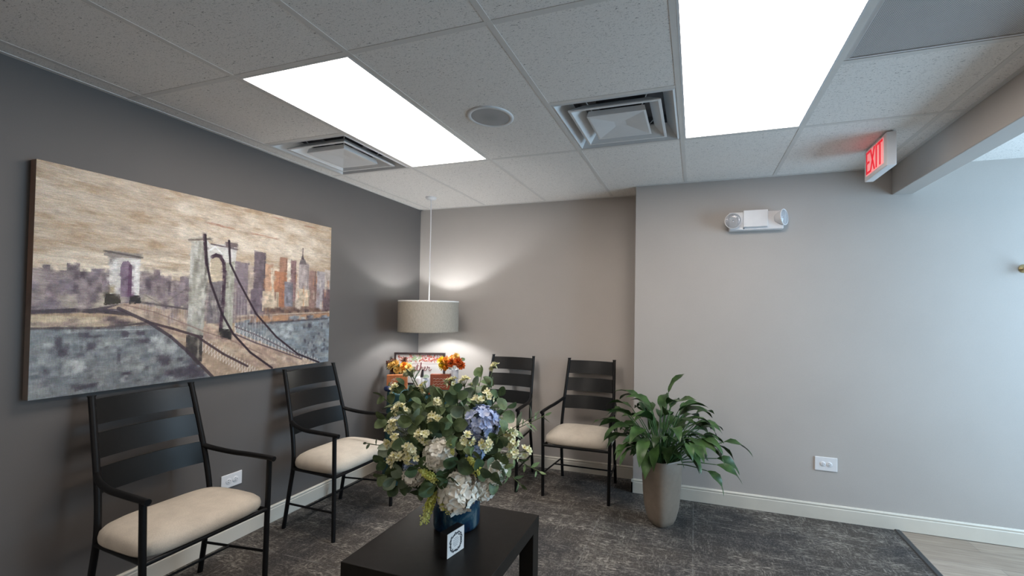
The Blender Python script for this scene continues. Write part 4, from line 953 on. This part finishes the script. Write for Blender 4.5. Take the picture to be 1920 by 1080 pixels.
# wooden boxes
def woodbox(label, loc, rz, w, d, h, col, deco):
    m = varied('painted_wood', col, 0.6, 0.25, 26); mw = mat('white_scribble', (0.62, 0.52, 0.44), 0.7)
    t = thing('wooden_block', label, 'decoration', loc, rz)
    b = MB(); b.box(-w / 2, w / 2, 0, d, 0, h); b.build('block', m, t, bevel=.003)
    b = MB(); q = random.Random(4)
    if deco == 'wreath':
        for k in range(60):
            a = q.uniform(-.3, PI + .3); r = q.uniform(.036, .052); x, z = r * math.cos(a), h * .42 + r * .95 * math.sin(a); dd = q.uniform(0, 6.3); L = .006
            b.add([(x - L * math.cos(dd), -.001, z - L * math.sin(dd)), (x + L * .4 * math.sin(dd), -.001, z - L * .4 * math.cos(dd)), (x + L * math.cos(dd), -.001, z + L * math.sin(dd)), (x - L * .4 * math.sin(dd), -.001, z + L * .4 * math.cos(dd))], [(0, 1, 2, 3)])
        for k in range(3): b.tube([(-.026 + i * .004, -.001, h * .30 + k * .020 + .004 * math.sin(i * 1.7 + k)) for i in range(14)], .0011, 4)
    else:
        for k in range(4): b.tube([(-w * .34 + i * .006, -.001, h * .2 + k * h * .17 + .004 * math.sin(i * 1.3 + k * 2)) for i in range(int(w * .68 / .006))], .0013, 4)
    b.build('painted_motif', mw, t)
woodbox('orange wooden block with a pale painted wreath on the left of the teal table', (.230, 3.05, TT), .50, .165, .04, .122, (0.50, 0.16, 0.055), 'wreath')
woodbox('rust red wooden block behind the white pumpkin, below the yellow and orange flowers', (.575, 3.165, TT), .35, .165, .04, .132, (0.26, 0.060, 0.024), 'lines')
# pumpkins
def pumpkin(name, label, loc, R, hh, m, ms, ribs=9, leaf_=False):
    t = thing(name, label, 'decoration', loc, .3); b = MB(); n = ribs * 6; k_ = 12; vs = []; fs = []
    for i in range(k_ + 1):
        th = PI * i / k_; r = R * math.sin(th) ** .72; z = hh * (.5 - .5 * math.cos(th)) ; z = z if i < k_ - 1 else z - hh * .06 * (i - k_ + 2)
        for k in range(n):
            a = 2 * PI * k / n; g_ = 1 - .13 * (1 - abs(math.sin(a * ribs / 2))) ** 2.0; vs.append((r * g_ * math.cos(a), r * g_ * math.sin(a), z))
    for i in range(k_):
        for k in range(n): fs.append((i * n + k, i * n + (k + 1) % n, (i + 1) * n + (k + 1) % n, (i + 1) * n + k))
    b.add(vs, fs, 0, True); b.build('body', m, t)
    b = MB(); b.tube(spline([(0, 0, hh * .86), (.002, 0, hh * 1.1), (.006, .002, hh * 1.1 + R * .55)], 5), [R * .24 - R * .012 * i for i in range(11)], 8); b.build('stem', ms, t)
    if leaf_:
        b = MB(); leaf(b, (.012, -.01, hh * .93), (1, -.5, .15), (0, -.4, 1), .06, .048); leaf(b, (.01, .012, hh * .95), (1, .5, .4), (0, -.2, 1), .04, .034); b.build('leaf', M_euc[1], t)
M_pw = varied('white_pumpkin_skin', (0.74, 0.72, 0.74), 0.5, 0.04, 10); M_po = varied('orange_skin', (0.62, 0.14, 0.02), 0.4, 0.15, 20); M_navy = varied('navy_skin', (0.012, 0.022, 0.07), 0.35, 0.3, 40)
pumpkin('pumpkin', 'white ribbed pumpkin with a dark stem in front of the framed sign', (.512, 3.0, TT), .066, .140, M_pw, M_frame_d, 9, True)
pumpkin('pumpkin', 'tiny orange pumpkin below the left side of the white pumpkin', (.500, 2.905, TT), .032, .042, M_po, M_stem, 8)
pumpkin('pumpkin', 'tiny orange red pumpkin below the right side of the white pumpkin', (.610, 2.965, TT), .036, .048, varied('red_orange_skin', (0.55, 0.07, 0.015), 0.4, 0.15, 20), M_stem, 8)
pumpkin('gourd', 'small navy blue gourd at the left front edge of the teal table', (.225, 2.955, TT), .038, .048, M_navy, M_stem, 7)
# autumn flower bunches
def bunch(name, label, loc, potr, poth, potm, heads, filler):
    t = thing(name, label, 'flower arrangement', loc)
    b = MB(); b.lathe([(0, 0), (potr * .8, 0), (potr, poth), (potr * .92, poth), (potr * .78, .006), (0, .006)], seg=24); b.build('pot', potm, t)
    q = random.Random(len(heads)); b = MB(); lb = MB()
    for (x, y, z, r, m) in heads: b.tube(spline([(q.uniform(-.01, .01), 0, poth * .5), (x * .5, y * .5, poth + (z - poth) * .5), (x, y, z)], 5), .0018, 5)
    for k in range(filler):
        a = q.uniform(0, 2 * PI); p = Vector((.07 * math.cos(a) * q.uniform(.4, 1), .05 * math.sin(a), poth + q.uniform(.01, .09))); leaf(lb, p, (math.cos(a), math.sin(a), q.uniform(-.2, .6)), (0, -1, .6), .045, .026, 'lance')
    b.build('stems', M_stem, t); lb.build('leaves', M_euc[0], t)
    for (x, y, z, r, m) in heads:
        b = MB(); n = 30; c = Vector((x, y, z)); ax = Vector((x * 3, y * 3 - .25, .25)).normalized()
        for k in range(n):
            f = (k + .5) / n; zz = 1 - 1.35 * f; a = k * 2.39996; u = ax.orthogonal().normalized(); w = ax.cross(u)
            d = (u * math.cos(a) + w * math.sin(a)) * math.sqrt(max(0, 1 - zz * zz)) + ax * zz
            petal(b, c, d, ax + d * .2, r * q.uniform(.85, 1.1), r * .42, .12)
        b.build('flower_head', m, t)
def pm(n, lo, hi): return leaf_mat(n, lo, hi, 0.7)
MY, MO, MRO, MPY, MBR = pm('petal_yellow', (.68, .46, .01), (.86, .62, .02)), pm('petal_orange', (.72, .24, .015), (.82, .36, .04)), pm('petal_rust', (.50, .07, .01), (.66, .14, .02)), pm('petal_pale_yellow', (.72, .44, .10), (.84, .58, .20)), pm('petal_brown', (.14, .06, .05), (.26, .13, .09))
M_kraft = varied('kraft_pot', (0.38, 0.32, 0.25), 0.7, 0.1, 20); M_gvase = varied('grey_ceramic', (0.50, 0.50, 0.52), 0.35, 0.05, 10)
bunch('flower_arrangement', 'yellow and orange autumn flowers in a tan pot on the left of the teal table', (.165, 3.185, TT), .045, .115, M_kraft,
      [(-.10, -.03, .20, .034, MBR), (-.085, -.04, .175, .036, M_euc[0]), (-.05, -.06, .185, .042, MPY), (.10, -.03, .175, .036, MPY), (-.015, -.05, .200, .042, MPY), (.012, -.055, .150, .042, MPY), (.055, -.03, .185, .040, MO), (.068, -.01, .135, .036, MPY), (-.06, -.02, .215, .036, MBR), (-.075, .0, .165, .034, MBR), (.02, .02, .225, .036, MBR), (.0, .02, .13, .036, MPY), (-.04, -.05, .14, .03, MBR)], 14)
bunch('flower_arrangement', 'yellow, orange and rust autumn flowers in a grey vase on the teal table', (.645, 3.270, TT), .040, .165, M_gvase,
      [(-.085, -.055, .240, .044, MY), (-.075, -.06, .195, .040, MY), (-.035, -.06, .245, .042, MO), (.01, -.055, .225, .044, MRO), (.055, -.03, .235, .044, MRO), (.03, -.02, .275, .036, MPY), (.075, -.01, .200, .040, MRO), (-.01, .0, .26, .036, MO), (-.04, -.06, .185, .034, MO)], 12)

# ================================================================== PLANTER
M_pot = varied('stone_planter', (0.27, 0.215, 0.168), 0.42, 0.07, 30, 0.05, 250)
M_soil = varied('potting_soil', (0.035, 0.025, 0.018), 0.95, 0.4, 60, 0.8, 90)
M_lily = leaf_mat('lily_leaf', (0.022, 0.055, 0.014), (0.052, 0.108, 0.030), 0.36, 14)
M_lilys = leaf_mat('lily_petiole', (0.035, 0.095, 0.030), (0.07, 0.15, 0.05), 0.5)
PC = (2.427, 2.96)
t = thing('potted_plant', 'leafy green peace lily in a tall tapered grey planter', 'plant', (PC[0], PC[1], 0), .80)
prof = [(0, 0), (.056, 0), (.068, .008), (.083, .045), (.098, .115), (.106, .20), (.111, .30), (.114, .43), (.113, .436), (.108, .437), (.104, .432), (.102, .385), (0, .385)]
b = MB(); n = 64; vs = []; fs = []
for r, z in prof:
    for k in range(n):
        a = 2 * PI * k / n; c_, s_ = math.cos(a), math.sin(a); e = .58
        vs.append((r * math.copysign(abs(c_) ** e, c_), r * math.copysign(abs(s_) ** e, s_), z))
for i in range(len(prof) - 1):
    for k in range(n): fs.append((i * n + k, i * n + (k + 1) % n, (i + 1) * n + (k + 1) % n, (i + 1) * n + k))
b.add(vs, fs, 0, True); b.build('pot', M_pot, t)
b = MB(); b.lathe([(0, .408), (.05, .410), (.097, .402)], seg=32); b.build('soil', M_soil, t)
lb, sb = MB(), MB(); q = random.Random(17)
WT = t.rotation_euler.z
for k in range(132):
    a = k * 2.39996 + q.uniform(-.3, .3); f = (k % 96 + .5) / 96            # f: 0 upright centre, 1 outer drooping
    el = math.radians(80 - 42 * f ** .9 + q.uniform(-7, 7)) if k not in (90, 93, 95) else .22;
    if k in (90, 93, 95): a = {90: -.95, 93: -.62, 95: -1.35}[k]
    reach = (q.uniform(.20, .37) + max(0, .045 * (1 - 4 * f)) if k < 96 else q.uniform(.08, .22)) * (1.12 - .25 * f)
    d = Vector((math.cos(a) * math.cos(el), math.sin(a) * math.cos(el), math.sin(el)))
    p0 = Vector((math.cos(a) * .065 * math.sqrt(f), math.sin(a) * .065 * math.sqrt(f), .405)); p0 += Vector((q.gauss(0, .010), q.gauss(0, .010), 0))
    out_ = Vector((math.cos(a), math.sin(a), 0))
    p1 = p0 + d * reach * .6; p2 = p0 + d * reach + out_ * (.02 + .03 * f) - Vector((0, 0, .015 * f))
    pts = spline([p0, p1, p2], 5)
    sb.tube(pts, [.0038 - .0012 * i / len(pts) for i in range(len(pts))], 5, caps=False)
    # blade bends over along its length
    L = q.uniform(.15, .23); w = q.uniform(.056, .078) * (L / .2); ax = ((pts[-1] - pts[-2]).normalized() + out_ * q.uniform(.3, 1.1)).normalized(); side = Vector((-math.sin(a), math.cos(a), 0)); side = (side + Vector((q.gauss(0, .3), q.gauss(0, .3), q.gauss(0, .35)))).normalized()
    st = [(0, .05), (.10, .45), (.22, .85), (.36, 1.0), (.52, .94), (.68, .72), (.80, .48), (.90, .24), (1, .01)]; p = pts[-1].copy(); vs = []; prev = 0; droop = q.uniform(1.1, 2.6) * (.6 + .6 * f)
    wv = q.uniform(0, 6)
    for tt_, ww in st:
        p = p + ax * (L * (tt_ - prev)); ax = (ax + Vector((0, 0, -1)) * droop * (tt_ - prev)).normalized(); prev = tt_
        nn = ax.cross(side).normalized(); nn = nn if nn.z > 0 or tt_ > .5 else -nn; s2 = ax.cross(nn).normalized(); s2 = s2 if s2.dot(side) > 0 else -s2
        e = nn * (.14 * w * ww); rip = nn * (.009 * math.sin(tt_ * 9 + wv) * ww)
        vs += [p + s2 * (w * ww / 2) + e + rip, p, p - s2 * (w * ww / 2) + e - rip]
    # keep clear of the wall behind and of the chair beside the planter
    for vv in vs:
        wx = PC[0] + vv.x * math.cos(WT) - vv.y * math.sin(WT); wy = PC[1] + vv.x * math.sin(WT) + vv.y * math.cos(WT)
        if wx < 2.095 and wy > 3.0: dlt = 2.095 - wx; vv.x += dlt * math.cos(WT); vv.y -= dlt * math.sin(WT)
    ok = True
    for vv in vs:
        wy = PC[1] + vv.x * math.sin(WT) + vv.y * math.cos(WT)
        if wy > YN - .02: ok = False
    if not ok:
        lim = YN - .025
        for vv in vs:
            wy = PC[1] + vv.x * math.sin(WT) + vv.y * math.cos(WT)
            if wy > lim: dlt = wy - lim; vv.x -= dlt * math.sin(WT); vv.y -= dlt * math.cos(WT)
    fs = []
    for i in range(len(st) - 1): c3 = 3 * i; fs += [(c3, c3 + 1, c3 + 4, c3 + 3), (c3 + 1, c3 + 2, c3 + 5, c3 + 4)]
    lb.add(vs, fs, 0, True)
sb.build('stems', M_lilys, t); lb.build('leaves', M_lily, t)
